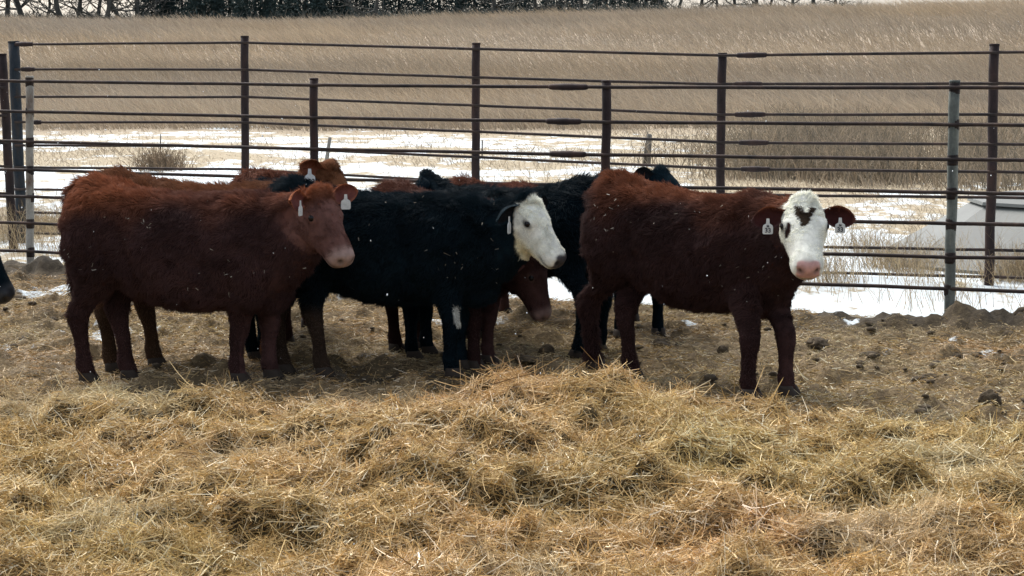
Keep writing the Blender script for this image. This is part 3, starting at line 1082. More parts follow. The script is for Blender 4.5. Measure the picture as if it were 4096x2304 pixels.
        fo = add('straw_flecks', np_mesh('straw_flecks', v_, f_, c_, False), M_STRAW, cow)
        fo['kind'] = 'stuff'
    return cow


# A: red steer, far left of the front row
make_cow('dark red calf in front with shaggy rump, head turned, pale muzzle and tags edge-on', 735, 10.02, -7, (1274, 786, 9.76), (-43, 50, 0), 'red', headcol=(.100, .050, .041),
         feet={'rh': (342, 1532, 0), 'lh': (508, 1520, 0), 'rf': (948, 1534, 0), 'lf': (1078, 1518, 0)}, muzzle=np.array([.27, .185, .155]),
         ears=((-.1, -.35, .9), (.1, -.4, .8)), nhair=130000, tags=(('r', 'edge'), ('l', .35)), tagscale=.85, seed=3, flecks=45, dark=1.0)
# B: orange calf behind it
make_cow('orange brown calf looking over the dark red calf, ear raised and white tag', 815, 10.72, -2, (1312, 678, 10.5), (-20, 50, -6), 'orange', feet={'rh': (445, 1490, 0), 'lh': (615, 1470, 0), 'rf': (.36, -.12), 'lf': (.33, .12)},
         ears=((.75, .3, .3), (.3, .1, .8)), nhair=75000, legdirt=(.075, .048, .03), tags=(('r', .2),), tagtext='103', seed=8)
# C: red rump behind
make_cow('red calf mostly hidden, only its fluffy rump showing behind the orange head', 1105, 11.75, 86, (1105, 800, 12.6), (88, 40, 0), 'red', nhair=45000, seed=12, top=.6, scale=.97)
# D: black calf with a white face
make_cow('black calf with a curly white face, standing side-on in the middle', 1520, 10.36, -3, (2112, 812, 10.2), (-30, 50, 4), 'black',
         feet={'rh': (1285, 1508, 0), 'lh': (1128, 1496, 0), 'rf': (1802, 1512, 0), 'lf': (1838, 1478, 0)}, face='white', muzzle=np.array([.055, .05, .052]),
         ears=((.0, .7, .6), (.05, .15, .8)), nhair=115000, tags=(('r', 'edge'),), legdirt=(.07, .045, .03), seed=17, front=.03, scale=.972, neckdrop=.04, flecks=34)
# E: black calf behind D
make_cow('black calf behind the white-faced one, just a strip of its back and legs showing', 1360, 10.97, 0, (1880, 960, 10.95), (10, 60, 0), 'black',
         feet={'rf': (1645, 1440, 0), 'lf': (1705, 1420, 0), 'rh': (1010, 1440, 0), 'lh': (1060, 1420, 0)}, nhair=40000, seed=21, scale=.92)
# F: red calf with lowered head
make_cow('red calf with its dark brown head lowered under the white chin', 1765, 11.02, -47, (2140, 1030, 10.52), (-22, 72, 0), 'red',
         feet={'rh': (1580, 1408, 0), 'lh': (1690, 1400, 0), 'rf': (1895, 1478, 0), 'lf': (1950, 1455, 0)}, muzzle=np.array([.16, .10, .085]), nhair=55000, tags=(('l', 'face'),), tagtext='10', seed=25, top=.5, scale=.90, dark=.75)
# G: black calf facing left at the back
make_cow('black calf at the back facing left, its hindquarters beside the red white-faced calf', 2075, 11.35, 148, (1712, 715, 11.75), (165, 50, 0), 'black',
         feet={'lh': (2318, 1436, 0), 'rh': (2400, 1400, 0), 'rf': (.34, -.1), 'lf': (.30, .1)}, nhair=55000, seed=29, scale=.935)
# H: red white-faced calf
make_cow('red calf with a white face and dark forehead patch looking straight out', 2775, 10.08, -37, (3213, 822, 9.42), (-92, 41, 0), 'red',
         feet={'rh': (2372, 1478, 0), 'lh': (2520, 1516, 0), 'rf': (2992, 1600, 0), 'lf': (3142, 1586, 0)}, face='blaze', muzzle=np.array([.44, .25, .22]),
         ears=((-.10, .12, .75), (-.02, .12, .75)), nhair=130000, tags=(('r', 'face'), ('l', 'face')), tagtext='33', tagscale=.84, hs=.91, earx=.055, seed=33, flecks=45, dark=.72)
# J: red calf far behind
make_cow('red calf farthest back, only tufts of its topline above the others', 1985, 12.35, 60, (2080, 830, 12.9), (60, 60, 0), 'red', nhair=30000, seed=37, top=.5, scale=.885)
# M: black calf behind the red white-faced one
make_cow('black calf peeping over the back of the red white-faced calf, ears up', 2510, 12.0, -80, (2640, 697, 11.15), (-30, 38, 0), 'black', nhair=32000, seed=41, scale=.9,
         ears=((.8, .2, .6), (.6, .2, .6)))
# K: black muzzle entering at the left edge
make_cow('black calf at the frame edge, only its dark muzzle in view', -600, 9.95, -4, (-92, 930, 9.85), (-14, 56, 0), 'black', nhair=16000, muzzle=np.array([.02, .02, .022]), seed=45)

# ------------------------------------------------------------------ hay
STRAWS = np.array([[.57, .395, .165], [.67, .51, .27], [.44, .285, .11], [.24, .15, .055], [.84, .74, .53], [.38, .255, .10], [.49, .305, .125], [.145, .087, .036]])
SP_ = np.array([.18, .14, .16, .16, .09, .10, .09, .08])


def straw_col(n, x=None, y=None, rng=RNG):
    c = STRAWS[rng.choice(len(STRAWS), n, p=SP_)] * rng.uniform(.75, 1.2, (n, 1))
    if x is not None:     # patches of greener and greyer hay
        g_ = fb2(x * 1.1, y * 1.1, 71, 3)[:, None]
        pale = ss((fb2(x * 1.7, y * 1.7, 81, 2) - .55) / .15)[:, None]
        c = c * (1 + (g_ - .5) * np.array([-.18, .02, -.1]))
        c = c * (1 - .35 * pale) + np.array([.50, .44, .29]) * .35 * pale
    return c


def hay_surface(x, y):
    return ground_h(x, y) + hay_h(x, y)


def hay_normal(x, y, e=.03):
    zx = (hay_surface(x + e, y) - hay_surface(x - e, y)) / (2 * e)
    zy = (hay_surface(x, y + e) - hay_surface(x, y - e)) / (2 * e)
    return norm(np.stack([-zx, -zy, np.ones_like(zx)], 1))


def hay_strands(x, y, ang, L, lift, wid, rng, jit=.25, zoff=.02, rise=0.0):
    n = len(x)
    N = hay_normal(x, y)
    z = hay_surface(x, y) + rng.random(n) ** 2 * zoff
    D = np.stack([np.cos(ang), np.sin(ang), np.zeros(n)], 1)
    D = norm(D - N * np.sum(D * N, 1, keepdims=True))
    D = norm(D + N * lift[:, None] + rng.normal(size=(n, 3)) * jit * .3)
    B = rng.normal(size=(n, 3)) * .30 - N * (lift * .45)[:, None]
    P0 = np.stack([x, y, z], 1) - D * (L * (.5 - .35 * np.clip(lift, 0, 1)))[:, None]
    return P0, D, L, wid, B


def pick_pts(n, rng, y0=5.4, y1=10.4, pred=None):
    u = rng.random(n)
    y = 1 / (1 / y0 + u * (1 / y1 - 1 / y0)) if True else 0
    x = (rng.random(n) * 2 - 1) * (y * .275 + .85)
    return x, y


def pile_w(x, y):
    """1 on the tall middle pile"""
    q = np.zeros_like(x)
    for c, hh, rx, ry in MW[:4]:
        q = np.maximum(q, np.exp(-(((x - c[0]) / rx) ** 2 + ((y - c[1]) / ry) ** 2) * 1.1))
    return q


bundles = {'bed': [], 'pile': []}


def push(x, y, rb, k='bed'):
    pw = pile_w(x, y) > .32
    for name, sel in (('pile', pw), ('bed', ~pw)):
        if sel.any():
            P0, D, L, W, B = [a[sel] for a in rb[0]]
            bundles[name].append(ribbons(P0, D, L, W, B, rb[1][sel], 3, .55))


rg = np.random.default_rng(77)
# wisps: strands that lie together
nt_ = 10000
tx, ty = pick_pts(nt_, rg)
m_ = hay_mask(tx, ty)
keep = rg.random(nt_) < m_
tx, ty = tx[keep], ty[keep]
per = 24
ta = rg.random(len(tx)) * 2 * math.pi
tl = np.clip(rg.normal(.05, .16, len(tx)), -.12, .5)
tL = rg.uniform(.04, .12, len(tx)) * (1 + .6 * pile_w(tx, ty))
tcol = straw_col(len(tx), tx, ty, rg)
x = np.repeat(tx, per) + rg.normal(size=len(tx) * per) * .045
y = np.repeat(ty, per) + rg.normal(size=len(tx) * per) * .045
n = len(x)
col = np.repeat(tcol, per, 0) * .55 + straw_col(n, x, y, rg) * .45
push(x, y, (hay_strands(x, y, np.repeat(ta, per) + rg.normal(size=n) * .38, np.repeat(tL, per) * rg.uniform(.5, 1.3, n), np.repeat(tl, per) + rg.normal(size=n) * .16, rg.uniform(.0022, .0058, n), rg, zoff=.045), col))
# loose strands over everything
n = 240000
x, y = pick_pts(n, rg)
keep = rg.random(n) < hay_mask(x, y) * .95 + .05
x, y = x[keep], y[keep]; n = len(x)
push(x, y, (hay_strands(x, y, rg.random(n) * 2 * math.pi, (.02 + .12 * rg.random(n) ** 2), np.clip(rg.normal(.03, .17, n), -.15, .8), rg.uniform(.002, .0055, n), rg, zoff=.035), straw_col(n, x, y, rg)))
# strands standing up out of the pile tops
n = 2400
x, y = pick_pts(n, rg, 5.4, 10.2)
hh = mound_h(x, y)
keep = (rg.random(n) < hh / .2 + .12) & (hay_mask(x, y) > .4)
x, y = x[keep], y[keep]; n = len(x)
push(x, y, (hay_strands(x, y, rg.random(n) * 2 * math.pi, rg.uniform(.04, .13, n), rg.uniform(.3, 1.6, n), rg.uniform(.0018, .0036, n), rg, zoff=.03), straw_col(n, x, y, rg) * 1.1))


def hay_mat():
    t = NT('matted_hay')
    a = t.noise(30, 6, .75); b_ = t.noise(4, 4)
    c = t.ramp(a, [(.28, (.03, .02, .009)), (.5, (.075, .052, .022)), (.72, (.17, .125, .055))])
    c = t.mix(.6, c, t.ramp(b_, [(.3, .6), (.7, 1.2)]), 'MULTIPLY')
    t.col(c).rough(.9).bump(a, .9, .03)
    return t.m


M_HAY = hay_mat()


def hay_sheet(sel_fn):
    xs_ = np.arange(-3.9, 4.0, .03); ys_ = np.arange(5.0, 10.6, .03)
    X, Yy = np.meshgrid(xs_, ys_)
    xf, yf = X.ravel(), Yy.ravel()
    z = hay_surface(xf, yf)
    V = np.stack([xf, yf, z], 1)
    ix = np.arange(len(xf)).reshape(X.shape)
    F = np.stack([ix[:-1, :-1], ix[:-1, 1:], ix[1:, 1:], ix[1:, :-1]], -1).reshape(-1, 4)
    s = sel_fn(xf[F[:, 0]], yf[F[:, 0]])
    F = F[s]
    used, inv = np.unique(F, return_inverse=True)
    return V[used], inv.reshape(F.shape)


for name, fn in (('pile', lambda a, b: pile_w(a, b) > .32), ('bed', lambda a, b: (pile_w(a, b) <= .32) & (hay_mask(a, b) > .02))):
    Vs, Fs = hay_sheet(fn)
    Vl, Fl, Cl, mi = [Vs], [Fs], [np.tile([.12, .085, .036], (len(Vs), 1))], [np.zeros(len(Fs))]
    n0 = len(Vs)
    for (v, f, c) in bundles[name]:
        Vl.append(v); Fl.append(f + n0); Cl.append(c); mi.append(np.ones(len(f))); n0 += len(v)
    me = np_mesh('hay', np.concatenate(Vl), np.concatenate(Fl), np.concatenate(Cl), True, np.concatenate(mi))
    if name == 'pile':
        add('hay_pile', me, [M_HAY, M_STRAW], label='tallest heap of loose golden hay in front of the cattle', cat='hay pile')
    else:
        add('loose_hay', me, [M_HAY, M_STRAW], kind='stuff', label='loose golden hay strewn over the near ground', cat='hay')

# trampled straw and chaff over the dirt
n = 400000
y = rg.uniform(8.2, 14.6, n); x = (rg.random(n) * 2 - 1) * (y * .275 + .7)
dq = sum(np.exp(-(((x - c[0]) / rx) ** 2 + ((y - c[1]) / ry) ** 2)) for c, hh, rx, ry in DM)
keep = (rg.random(n) > dq * 1.3) & (y < line_y(NF_L, NF_R, x) + .1) & (rg.random(n) < .25 + .9 * fb2(x * 1.5, y * 1.5, 91, 3)) & (rg.random(n) > .5 * hay_mask(x, y)) & (rg.random(n) > np.exp(-(((x + .55) / .9) ** 2 + ((y - 10.25) / .3) ** 2)) * .8)  # straw is also thinned over the painted shade patch
x, y = x[keep], y[keep]; n = len(x)
P0 = np.stack([x, y, ground_h(x, y) + rg.random(n) * .012], 1)
a = rg.random(n) * 2 * math.pi
D = norm(np.stack([np.cos(a), np.sin(a), rg.normal(size=n) * .22], 1))
v, f, c = ribbons(P0, D, .008 + .055 * rg.random(n) ** 2.2, rg.uniform(.002, .0055, n), rg.normal(size=(n, 3)) * .15, straw_col(n, x, y, rg) * .68, 2, .6)
add('trampled_straw', np_mesh('trampled_straw', v, f, c, True), M_STRAW, kind='stuff', label='short trampled straw over the pen dirt', cat='straw')


# ------------------------------------------------------------------ clods
def clod_mat():
    t = NT('dried_dung')
    a = t.noise(22, 5, .7)
    t.col(t.ramp(a, [(.3, (.035, .026, .016)), (.6, (.075, .056, .034)), (.75, (.15, .115, .07))])).rough(.95).bump(a, .8, .03)
    return t.m


M_CLOD = clod_mat()


def clod_mesh(sx, sy, sz, seed):
    import bmesh
    bm = bmesh.new(); bmesh.ops.create_icosphere(bm, subdivisions=4 if sx < .5 else 2, radius=1)
    P = np.array([v.co for v in bm.verts])
    k = .5 + .95 * (n3(P * 1.6 + seed * 7, seed) * .5 + n3(P * 3.7 + seed, seed + 1) * .3 + n3(P * 9 + seed, seed + 2) * .25)
    P = P * k[:, None] * np.array([sx, sy, sz])
    P[:, 2] = np.where(P[:, 2] < 0, P[:, 2] * .4, P[:, 2])
    for v, p in zip(bm.verts, P): v.co = p
    me = bpy.data.meshes.new('dung_clod'); bm.to_mesh(me); bm.free()
    me.polygons.foreach_set('use_smooth', np.ones(len(me.polygons), bool))
    return me


for i, (cx, cy, sx, sz, lab) in enumerate((
        (2185, 1418, .045, .045, 'round brown dung clod under the lowered red head'),
        (3268, 1388, .085, .045, 'long slab of dung right of the white-faced red calf'),
        (3960, 1610, .055, .055, 'tall lone clod near the far right of the pen'),
        (2650, 1372, .055, .03, 'pale clod under the belly of the white-faced red calf'),
        (2110, 1440, .09, .02, 'flat dark dung pat behind the hay heap'),
        (205, 1275, .045, .028, 'low oval clod at left by the red rump'),
        (700, 1460, .09, .02, 'flat dung pat under the belly of the dark red calf'),
        (3720, 1495, .06, .03, 'dark clod in the trampled straw right of the pen'),
        (3480, 1445, .06, .03, 'broken clod below the grey green post'),
        (2890, 1395, .04, .035, 'small upright clod between the legs of the white-faced red calf'),
        (3900, 1415, .05, .035, 'clod just below the dark mound at the fence'), (2705, 1690, .10, .07, 'dark clod put in for the shaded hollow at the right edge of the hay heap'))):  # last clod is added to stand for the dark hollow in the hay
    g_ = gnd(cx, cy + 12)
    o = add('dung_clod', clod_mesh(sx, sx * .75, sz, i + 3), M_CLOD, label=lab, cat='clod', group='dried dung clods on the pen floor')
    o.location = (g_[0], g_[1], gz(g_[0], g_[1]) + sz * .25)
    o.rotation_euler = (0, 0, random.uniform(0, 6))
# crumbs: too many to count
cr = [clod_mesh(1, .8, .6, 50 + i) for i in range(4)]
Vl, Fl, n0 = [], [], 0
for i in range(950):
    yy = random.uniform(8.3, 14.3); xx = random.uniform(-1, 1) * yy * .27
    nf = float(line_y(NF_L, NF_R, xx))
    if yy > nf + .2: continue
    if float(hay_mask(np.array([xx]), np.array([yy]))[0]) > .3 and random.random() < .95: continue
    if xx < .5 and random.random() < .55: continue
    if fb2(np.array([xx * 1.8]), np.array([yy * 1.8]), 19, 2)[0] < .44: continue
    s = random.choice((.008, .012, .016, .022, .03, .04)) * random.uniform(.7, 1.3)
    if yy > nf - .35 and abs(xx - DM[0][0][0]) < .9: s *= 1.8
    me = random.choice(cr)
    vv = np.empty(len(me.vertices) * 3, np.float32); me.vertices.foreach_get('co', vv); vv = vv.reshape(-1, 3)
    a_ = random.uniform(0, 6)
    rot = np.array([[math.cos(a_), -math.sin(a_), 0], [math.sin(a_), math.cos(a_), 0], [0, 0, 1]])
    Vl.append(vv @ rot.T * s + np.array([xx, yy, gz(xx, yy) + s * .02]))
    ff = np.empty(len(me.polygons) * 3, np.int32); me.polygons.foreach_get('vertices', ff)
    Fl.append(ff.reshape(-1, 3) + n0); n0 += len(vv)
add('dung_crumbs', np_mesh('dung_crumbs', np.concatenate(Vl), np.concatenate(Fl)), M_CLOD, kind='stuff', label='dried dung crumbs over the dirt', cat='dung')

# ------------------------------------------------------------------ grasses
DRY = .55 * np.array([.315, .255, .19]) + .45 * np.array([[.36, .31, .22], [.30, .25, .175], [.25, .205, .145], [.42, .37, .275], [.33, .265, .18], [.22, .19, .14]])


def grass(name, x, y, Lr, Wr, lean, cols, label, seed, spread=.35, seg=3, cat='grass', tint=None):
    rng = np.random.default_rng(seed)
    n = len(x)
    z = ground_h(x, y) - .02
    D = norm(np.stack([lean + rng.normal(size=n) * spread, rng.normal(size=n) * spread, np.ones(n)], 1))
    B = np.stack([lean * .8 + rng.normal(size=n) * .3, rng.normal(size=n) * .25, -np.abs(rng.normal(size=n)) * .15], 1)
    c = cols[rng.integers(0, len(cols), n)] * rng.uniform(.8, 1.2, (n, 1))
    if tint is not None: c = c * tint
    side = norm(np.cross(D, np.stack([rng.normal(size=n) * .5, np.full(n, -1.0), np.zeros(n)], 1)))
    v, f, cc = ribbons(np.stack([x, y, z], 1), D, Lr, Wr, B, c, seg, .25, side)
    return add(name, np_mesh(name, v, f, cc, True), M_GRASS, kind='stuff', label=label, cat=cat)


# the tall dry field
rf = np.random.default_rng(5)
n = 180000
u = rf.random(n)
y = 1 / (1 / 43.5 + u * (1 / 150 - 1 / 43.5))
y = np.where(rf.random(n) < .25, rf.uniform(90, 140, n), y)
x = (rf.random(n) * 2 - 1) * (y * .36 + 2)
clump = fb2(x * .35, y * .35, 101, 3)
big = fb2(x * .06, y * .05, 103, 3)
keep = rf.random(n) < .35 + 1.1 * clump
x, y, clump, big = x[keep], y[keep], clump[keep], big[keep]; n = len(x)
big = .5 * big + .5 * ss((fb2(x * .03, y * .11, 105, 3) - .35) / .3)
tint = (.72 + .5 * big)[:, None] * (1 + (fb2(x * .09, y * .07, 107, 2)[:, None] - .5) * np.array([.12, .0, -.22]))
grass('tall_field_grass', x, y, (.35 + .55 * clump) * rf.uniform(.6, 1.3, n), .009 + y * .00022, -.22 - .3 * rf.random(n), DRY, 'tall wind-leaned dry grass of the field', 6, .2, tint=tint)

# tufts between the snow and the field
tx, ty = [], []
rs = np.random.default_rng(9)
n = 60000
u = rs.random(n)
y = 1 / (1 / 15 + u * (1 / 46 - 1 / 15))
x = (rs.random(n) * 2 - 1) * (y * .28 + .5)
nf = line_y(BF_L, BF_R, np.clip(x, BF_L[0], BF_R[0]))
s = snow_amount(x, y)
pb = np.clip(1 - s, 0, 1) ** 1.35 * .85 + (.10 + .25 * ss((y - 29) / 4)) * ss((y - 19) / 3) * ss((fb2(x * .8, y * .5, 111, 3) - .5) / .1)
pb = pb * ss((y - nf + 1.2) / 1.0)
keep = rs.random(n) < pb
x, y = x[keep], y[keep]; n = len(x)
cl = fb2(x * .9, y * .6, 113, 3)
grass('short_dry_grass', x, y, (.05 + .30 * np.clip(cl - .3, 0, 1)) * rs.uniform(.6, 1.4, n), .004 + y * .00022, -.15 + 0 * x, DRY, 'short dry grass poking through the snow', 10, .45)


def weeds(name, cxs, n, rx, ry, Lm, cols, seed, W=.006, lean=-.1):
    rng = np.random.default_rng(seed)
    X, Y_, LL = [], [], []
    for (c, k) in cxs:
        q = int(n * k)
        X.append(c[0] + rng.normal(size=q) * rx); Y_.append(c[1] + rng.normal(size=q) * ry)
        LL.append(Lm * rng.uniform(.4, 1.2, q))
    X = np.concatenate(X); Y_ = np.concatenate(Y_); LL = np.concatenate(LL)
    n_ = len(X)
    z = ground_h(X, Y_) - .01
    D = norm(np.stack([lean + rng.normal(size=n_) * .3, rng.normal(size=n_) * .3, np.ones(n_)], 1))
    B = rng.normal(size=(n_, 3)) * np.array([.3, .3, .12])
    c = cols[rng.integers(0, len(cols), n_)] * rng.uniform(.75, 1.2, (n_, 1))
    side = norm(np.cross(D, np.stack([rng.normal(size=n_) * .5, np.full(n_, -1.0), np.zeros(n_)], 1)))
    P0 = np.stack([X, Y_, z], 1)
    parts = [ribbons(P0, D, LL, np.full(n_, W), B, c, 3, .35, side)]
    # side twigs
    for t in (.45, .65, .85):
        Q = P0 + D * (LL * t)[:, None] + B * (LL * t * t)[:, None]
        d2 = norm(D + rng.normal(size=(n_, 3)) * .8)
        parts.append(ribbons(Q, d2, LL * .22, np.full(n_, W * .7), rng.normal(size=(n_, 3)) * .2, c * .95, 2, .3))
    Vl, Fl, Cl, k0 = [], [], [], 0
    for v, f, cc in parts:
        Vl.append(v); Fl.append(f + k0); Cl.append(cc); k0 += len(v)
    return np_mesh(name, np.concatenate(Vl), np.concatenate(Fl), np.concatenate(Cl), True)


TANW = np.array([[.34, .26, .15], [.40, .32, .20], [.26, .19, .11]])
GREYW = np.array([[.15, .125, .09], [.20, .165, .12], [.12, .105, .08], [.25, .20, .14]])
# thin stems in the snow between and behind the two fences
rr_ = np.random.default_rng(21)
pts = []
for i in range(190):
    xx = rr_.uniform(1.7, 4.0) if i < 120 else rr_.uniform(-4.4, -2.8)
    nf_ = float(line_y(NF_L, NF_R, xx))
    yy_ = nf_ + rr_.uniform(.25, 2.8)
    if i < 120 and n2(np.array([xx * 2.2]), np.array([yy_ * 1.6]), 23)[0] < .42: continue
    pts.append((np.array([xx, yy_]), rr_.uniform(.3, 1.6)))
add('weed_stems', weeds('weed_stems', pts, 6, .06, .06, .40, TANW, 22, .0036), M_GRASS, kind='stuff', label='thin tan weed stems standing in the snow by the fences', cat='weeds')
pts = [(gnd(a, b)[:2], k) for a, b, k in ((3560, 1080, 1.0), (3660, 1100, .8), (4060, 1125, .9), (4120, 1130, .9), (3440, 1000, .6), (30, 960, .9), (90, 930, .9), (200, 930, .9), (3320, 1150, .5))]
add('weed_tufts', weeds('weed_tufts', pts, 260, .13, .10, .26, np.concatenate([TANW, GREYW[:2]]), 24, .0038), M_GRASS, kind='stuff', label='matted tan grass tufts at the foot of the tall fence', cat='grass')
# brushy growth on the right
rb_ = np.random.default_rng(31)
pts = []
for i in range(300):
    if i < 215:
        g_ = gnd(rb_.normal(3300, 190), rb_.uniform(545, 790))
    else:
        g_ = gnd(rb_.uniform(3820, 4250), rb_.uniform(560, 760))
    if fb2(np.array([g_[0] * .5]), np.array([g_[1] * .25]), 33, 2)[0] < .40: continue
    pts.append((g_[:2], rb_.uniform(.5, 1.6)))
add('brush', weeds('brush', pts, 34, .34, .45, .62, np.concatenate([GREYW, GREYW * 1.25]), 34, .012), M_GRASS, kind='stuff', label='grey brown brush behind the tall fence at right', cat='brush')
for (cx, cy, k, rx, L_, lab) in ((640, 672, 400, .17, .31, 'dark weed clump rising from the snow left of the tall fence post'),):
    g_ = gnd(cx, cy)
    add('weed_clump', weeds('weed_clump', [(g_[:2], 1)], k, rx, .3, L_, GREYW * np.array([.85, .75, .68]), cx, .010), M_GRASS, label=lab, cat='weed clump')

# old wooden posts and thin stakes out in the snow
for (xa, ya, xb, yb, r_, nm, lab) in ((1320, 548, 1303, 650, .03, 'weathered_post', 'leaning grey wooden post beyond the orange calf'), (2598, 535, 2590, 650, .045, 'weathered_post', 'broken grey wooden post between the two middle fence posts'),
                                      (643, 535, 641, 640, .009, 'metal_stake', 'thin stake standing in the dark weed clump'), (1929, 560, 1928, 640, .011, 'metal_stake', 'thin stake just right of a tall fence post')):
    b0 = gnd(xb, yb)
    Yd = b0[1]
    t0 = at(xa, ya, Yd)
    b0[2] = gz(b0[0], b0[1]) - .05
    m = MB(); k = 8
    m.tube([b0, b0 * .5 + t0 * .5, t0 * .97 + b0 * .03, t0], [r_ * 1.1, r_, r_ * .9, r_ * .35], k)
    if nm == 'weathered_post' and xa > 2000:
        m.tube([b0 + np.array([-.06, 0, 0]), (b0 + t0) / 2 + np.array([-.05, 0, .05]), t0 + np.array([-.02, 0, .04])], [.02, .018, .006], 6)
    add(nm, m.mesh(nm), M_WOOD if nm == 'weathered_post' else M_RUST, label=lab, cat='post')

# ------------------------------------------------------------------ pale shelter at the right
def shelter():
    t = NT('dull_fibreglass')
    a = t.noise(3, 5, .6)
    t.col(t.ramp(a, [(.3, (.08, .086, .08)), (.7, (.105, .112, .104))])).rough(.6).bump(t.noise(40, 2), .1, .01)
    cx, cy = 4.36, 16.0
    root = empty('calf_shelter', (cx, cy, gz(cx, cy)), label='pale grey sloped-sided shelter beyond the fence at right', cat='shelter')
    k = 8
    def ring(r, z, off=math.pi / 8):
        return [np.array([r * math.cos(2 * math.pi * j / k + off), r * math.sin(2 * math.pi * j / k + off), z]) for j in range(k)]
    m = MB(); m.loft([ring(1.42, -.1), ring(1.40, .04), ring(.66, .475), ring(.63, .49)])
    add('wall', m.mesh('wall', False), t.m, root)
    m = MB(); m.loft([ring(.69, .485), ring(.68, .51), ring(.50, .555), ring(.1, .56)])
    add('roof', m.mesh('roof', False), t.m, root)


shelter()


# ------------------------------------------------------------------ trees along the far edge
def bark():
    t = NT('bark'); a = t.noise(6, 5, .7)
    t.col(t.ramp(a, [(.3, (.035, .038, .036)), (.7, (.085, .085, .075))])).rough(.95)
    return t.m


M_BARK = bark()
tl_ = NT('cedar_foliage'); tl_.col(tl_.ramp(tl_.noise(3, 4), [(.3, (.018, .035, .034)), (.7, (.045, .065, .058))])).rough(.9); M_CEDAR = tl_.m


def crest_z(x):
    return gz(x, 124)


def bare_tree(px, Y, h, r, lab, seed, lean=0.0):
    rnd = random.Random(seed)
    X = (px - 2048) / FPX * Y
    z0 = gz(X, Y)
    root = empty('bare_tree', (X, Y, z0), label=lab, cat='tree', group='bare trees along the far edge of the field')
    tr = MB()
    n_ = 7
    pts = [np.array([lean * h * (i / n_) + rnd.uniform(-.08, .08) * i ** .5, rnd.uniform(-.1, .1), -.2 + h * .75 * i / n_]) for i in range(n_ + 1)]
    tr.tube(pts, [r * (1.25 if i == 0 else 1) * (1 - .8 * i / n_) for i in range(n_ + 1)], 8)
    add('trunk', tr.mesh('trunk'), M_BARK, root)
    cr_ = MB()

    def branch(p, d, L, rad, lev):
        q = [p]; dd = d
        for i in range(3):
            dd = dd + np.array([rnd.gauss(0, .22), rnd.gauss(0, .22), rnd.gauss(.04, .15)]); dd /= np.linalg.norm(dd)
            q.append(q[-1] + dd * L / 3)
        cr_.tube(q, [rad, rad * .8, rad * .55, rad * .25], 4)
        if lev > 0:
            for i in range(4):
                a = q[rnd.randint(1, 3)]
                d2 = dd + np.array([rnd.gauss(0, .7), rnd.gauss(0, .7), rnd.gauss(.1, .4)])
                branch(a, d2 / np.linalg.norm(d2), L * .6, rad * .5, lev - 1)
    for i in range(15):
        t = rnd.uniform(.05, 1)
        p = pts[min(n_, int(t * n_))]
        a = rnd.uniform(0, 2 * math.pi)
        d = np.array([math.cos(a), math.sin(a) * .7, rnd.uniform(-.25, .8)])
        branch(p, d / np.linalg.norm(d), h * rnd.uniform(.22, .42), r * .38 * (1 - .5 * t), 2)
    add('crown', cr_.mesh('crown'), M_BARK, root)


def cedar(px, Y, h, wd, lab, seed):
    rng = np.random.default_rng(seed)
    X = (px - 2048) / FPX * Y
    z0 = gz(X, Y)
    root = empty('cedar_tree', (X, Y, z0), label=lab, cat='tree', group='dark evergreens along the far edge of the field')
    tr = MB(); tr.tube([(0, 0, -.2), (0, .02, h * .5), (0, 0, h * .95)], [.14, .09, .02], 8)
    add('trunk', tr.mesh('trunk'), M_BARK, root)
    n_ = 5200
    t = rng.random(n_) ** 1.35
    a = rng.random(n_) * 2 * math.pi
    lob = .62 + .5 * n2(a * 1.6, t * 7, seed) + .25 * n2(a * 4, t * 18, seed + 1)
    rad = wd * (1 - t) ** .6 * lob * rng.random(n_) ** .45
    P0 = np.stack([rad * np.cos(a), rad * np.sin(a), .05 + t * h], 1)
    D = norm(np.stack([np.cos(a), np.sin(a), rng.normal(size=n_) * .5 + .1], 1) + rng.normal(size=(n_, 3)) * .4)
    v, f, c = ribbons(P0, D, rng.uniform(.12, .4, n_), rng.uniform(.05, .13, n_), rng.normal(size=(n_, 3)) * .2, np.tile([.03, .05, .045], (n_, 1)), 2, .3)
    add('crown', np_mesh('crown', v, f, None, False), M_CEDAR, root)


for i, (px, Y, h, r, lab, ln) in enumerate((
        (40, 128, 6.5, .20, 'bare tree at the far left end of the tree line', .05), (110, 131, 7, .24, 'stout dark bare trunk second in the tree line', -.12), (200, 134, 6, .14, 'slim bare tree left of the stout dark fork', .1),
        (268, 127, 7, .22, 'stout bare tree leaning left above the fence', -.15), (335, 130, 6.5, .2, 'bare tree with a straight dark trunk in the tree line', .0), (395, 133, 7, .17, 'bare tree leaning right beside the straight trunk', .15),
        (440, 126, 6, .19, 'twin-looking bare trunk before the evergreens', .05), (510, 128, 6, .16, 'slanting bare tree whose branch dips into the grass', -.3), (560, 131, 7, .2, 'bare tree at the left edge of the evergreens', .05),
        (1500, 127, 6, .18, 'bare tree at the right end of the densest evergreens', .08), (1990, 129, 6, .2, 'short dark bare tree above the tall middle post', -.1),
        (2130, 131, 6, .15, 'bare tree in the thin middle of the tree line', .1), (2320, 130, 6, .16, 'bare tree left of the spaced trunks', .0))):
    bare_tree(px, Y, h, r, lab, 100 + i, ln)
for i, px in enumerate((2640, 2715, 2790, 2860, 2930, 3010, 3080, 3165, 3240, 3330)):
    bare_tree(px, 132 + (i % 3), 5.5, .12 + .02 * (i % 3), 'slim bare trunk in the evenly spaced row at the right of the tree line', 150 + i, .04 * ((i % 3) - 1))
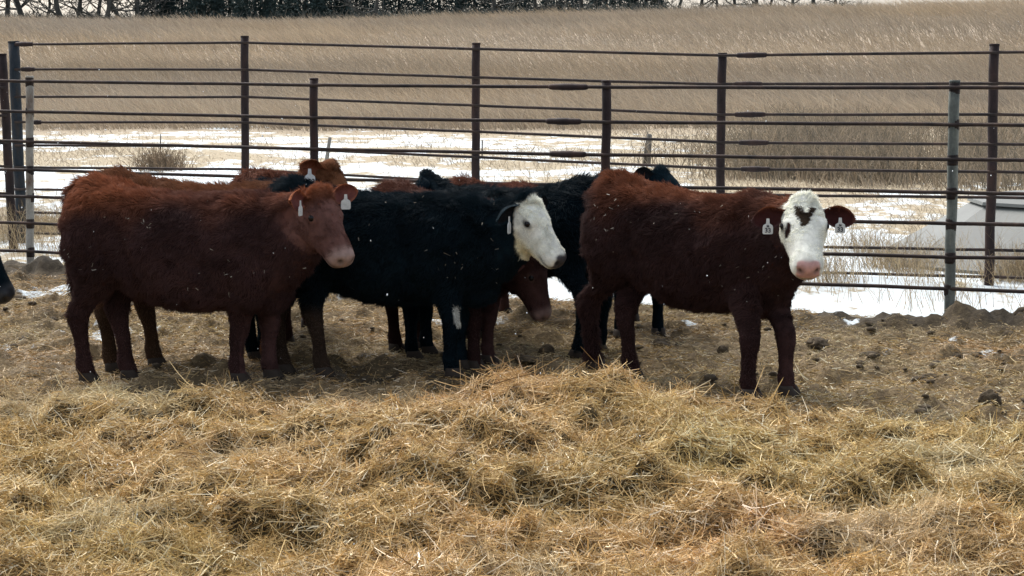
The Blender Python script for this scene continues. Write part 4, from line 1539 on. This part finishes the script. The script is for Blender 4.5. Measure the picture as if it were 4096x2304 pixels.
for i, (px, Y, h, wd, lab) in enumerate((
        (640, 133, 4.5, 1.5, 'leftmost dark evergreen behind the bare trees'), (740, 136, 5, 1.7, 'dark evergreen next to the leftmost one'), (830, 131, 4.5, 1.6, 'broad dark evergreen over the second tall fence post'),
        (930, 134, 5, 1.8, 'dense evergreen just left of the tall fence post'), (1030, 130, 4.5, 1.7, 'dense evergreen just right of the tall fence post'), (1130, 135, 5, 1.8, 'dark evergreen in the middle of the dense clump'),
        (1230, 131, 4.5, 1.7, 'evergreen with ragged lower boughs in the dense clump'), (1330, 134, 5, 1.6, 'evergreen near the right end of the dense clump'), (1430, 137, 4.5, 1.6, 'last evergreen of the dense clump'),
        (1600, 140, 4.5, 1.9, 'evergreen set back right of the dense clump'), (1760, 142, 4.5, 2.0, 'evergreen above the middle of the field'), (1900, 143, 4.6, 1.9, 'evergreen directly above the middle tall post'),
        (2060, 142, 4.5, 1.8, 'evergreen right of the short dark bare tree'), (2240, 143, 4.4, 2.0, 'evergreen right of centre with low skirts'), (2420, 143, 4.4, 1.9, 'evergreen before the spaced trunks'), (2580, 144, 4.2, 1.7, 'rightmost evergreen of the tree line'))):
    cedar(px, Y, h, wd, lab, 200 + i)
# undergrowth along the tree line
ru = np.random.default_rng(61)
n = 20000
px = np.where(ru.random(n) < .85, ru.uniform(-200, 2650, n), ru.uniform(2500, 3450, n))
y = ru.uniform(126, 141, n)
x = (px - 2048) / FPX * y
grass('undergrowth', x, y, ru.uniform(.3, 1.5, n), np.full(n, .055), np.zeros(n), np.array([[.05, .06, .055], [.08, .085, .075], [.12, .11, .09]]), 'tangled dark undergrowth below the far trees', 62, .5, cat='undergrowth')

# ------------------------------------------------------------------ light snow in the air
rn = np.random.default_rng(91)
n = 260
y = rn.uniform(3.2, 13, n)
x = (rn.random(n) * 2 - 1) * y * .27
z = CAM_H + y * (rn.uniform(-.26, .03, n))
ok = z > .05
x, y, z = x[ok], y[ok], z[ok]
import bmesh
bm = bmesh.new(); bmesh.ops.create_icosphere(bm, subdivisions=1, radius=1)
iv_ = np.array([v.co for v in bm.verts]); if_ = np.array([[v.index for v in f.verts] for f in bm.faces]); bm.free()
Vl, Fl = [], []
for i in range(len(x)):
    sz = rn.uniform(.0006, .0014)
    k = iv_ * rn.uniform(.6, 1.3, (len(iv_), 1)) * np.array([sz, sz, sz * rn.uniform(1.0, 2.2)])
    a_ = rn.normal() * .35
    k = np.stack([k[:, 0] * math.cos(a_) + k[:, 2] * math.sin(a_), k[:, 1], -k[:, 0] * math.sin(a_) + k[:, 2] * math.cos(a_)], 1)
    Vl.append(k + np.array([x[i], y[i], z[i]])); Fl.append(if_ + i * len(iv_))
t = NT('snow_flake'); t.col((.8, .83, .83)).rough(.8)
add('falling_snow', np_mesh('falling_snow', np.concatenate(Vl), np.concatenate(Fl)), t.m, kind='stuff', label='fine sparse snow flakes drifting down over the pen', cat='snow')
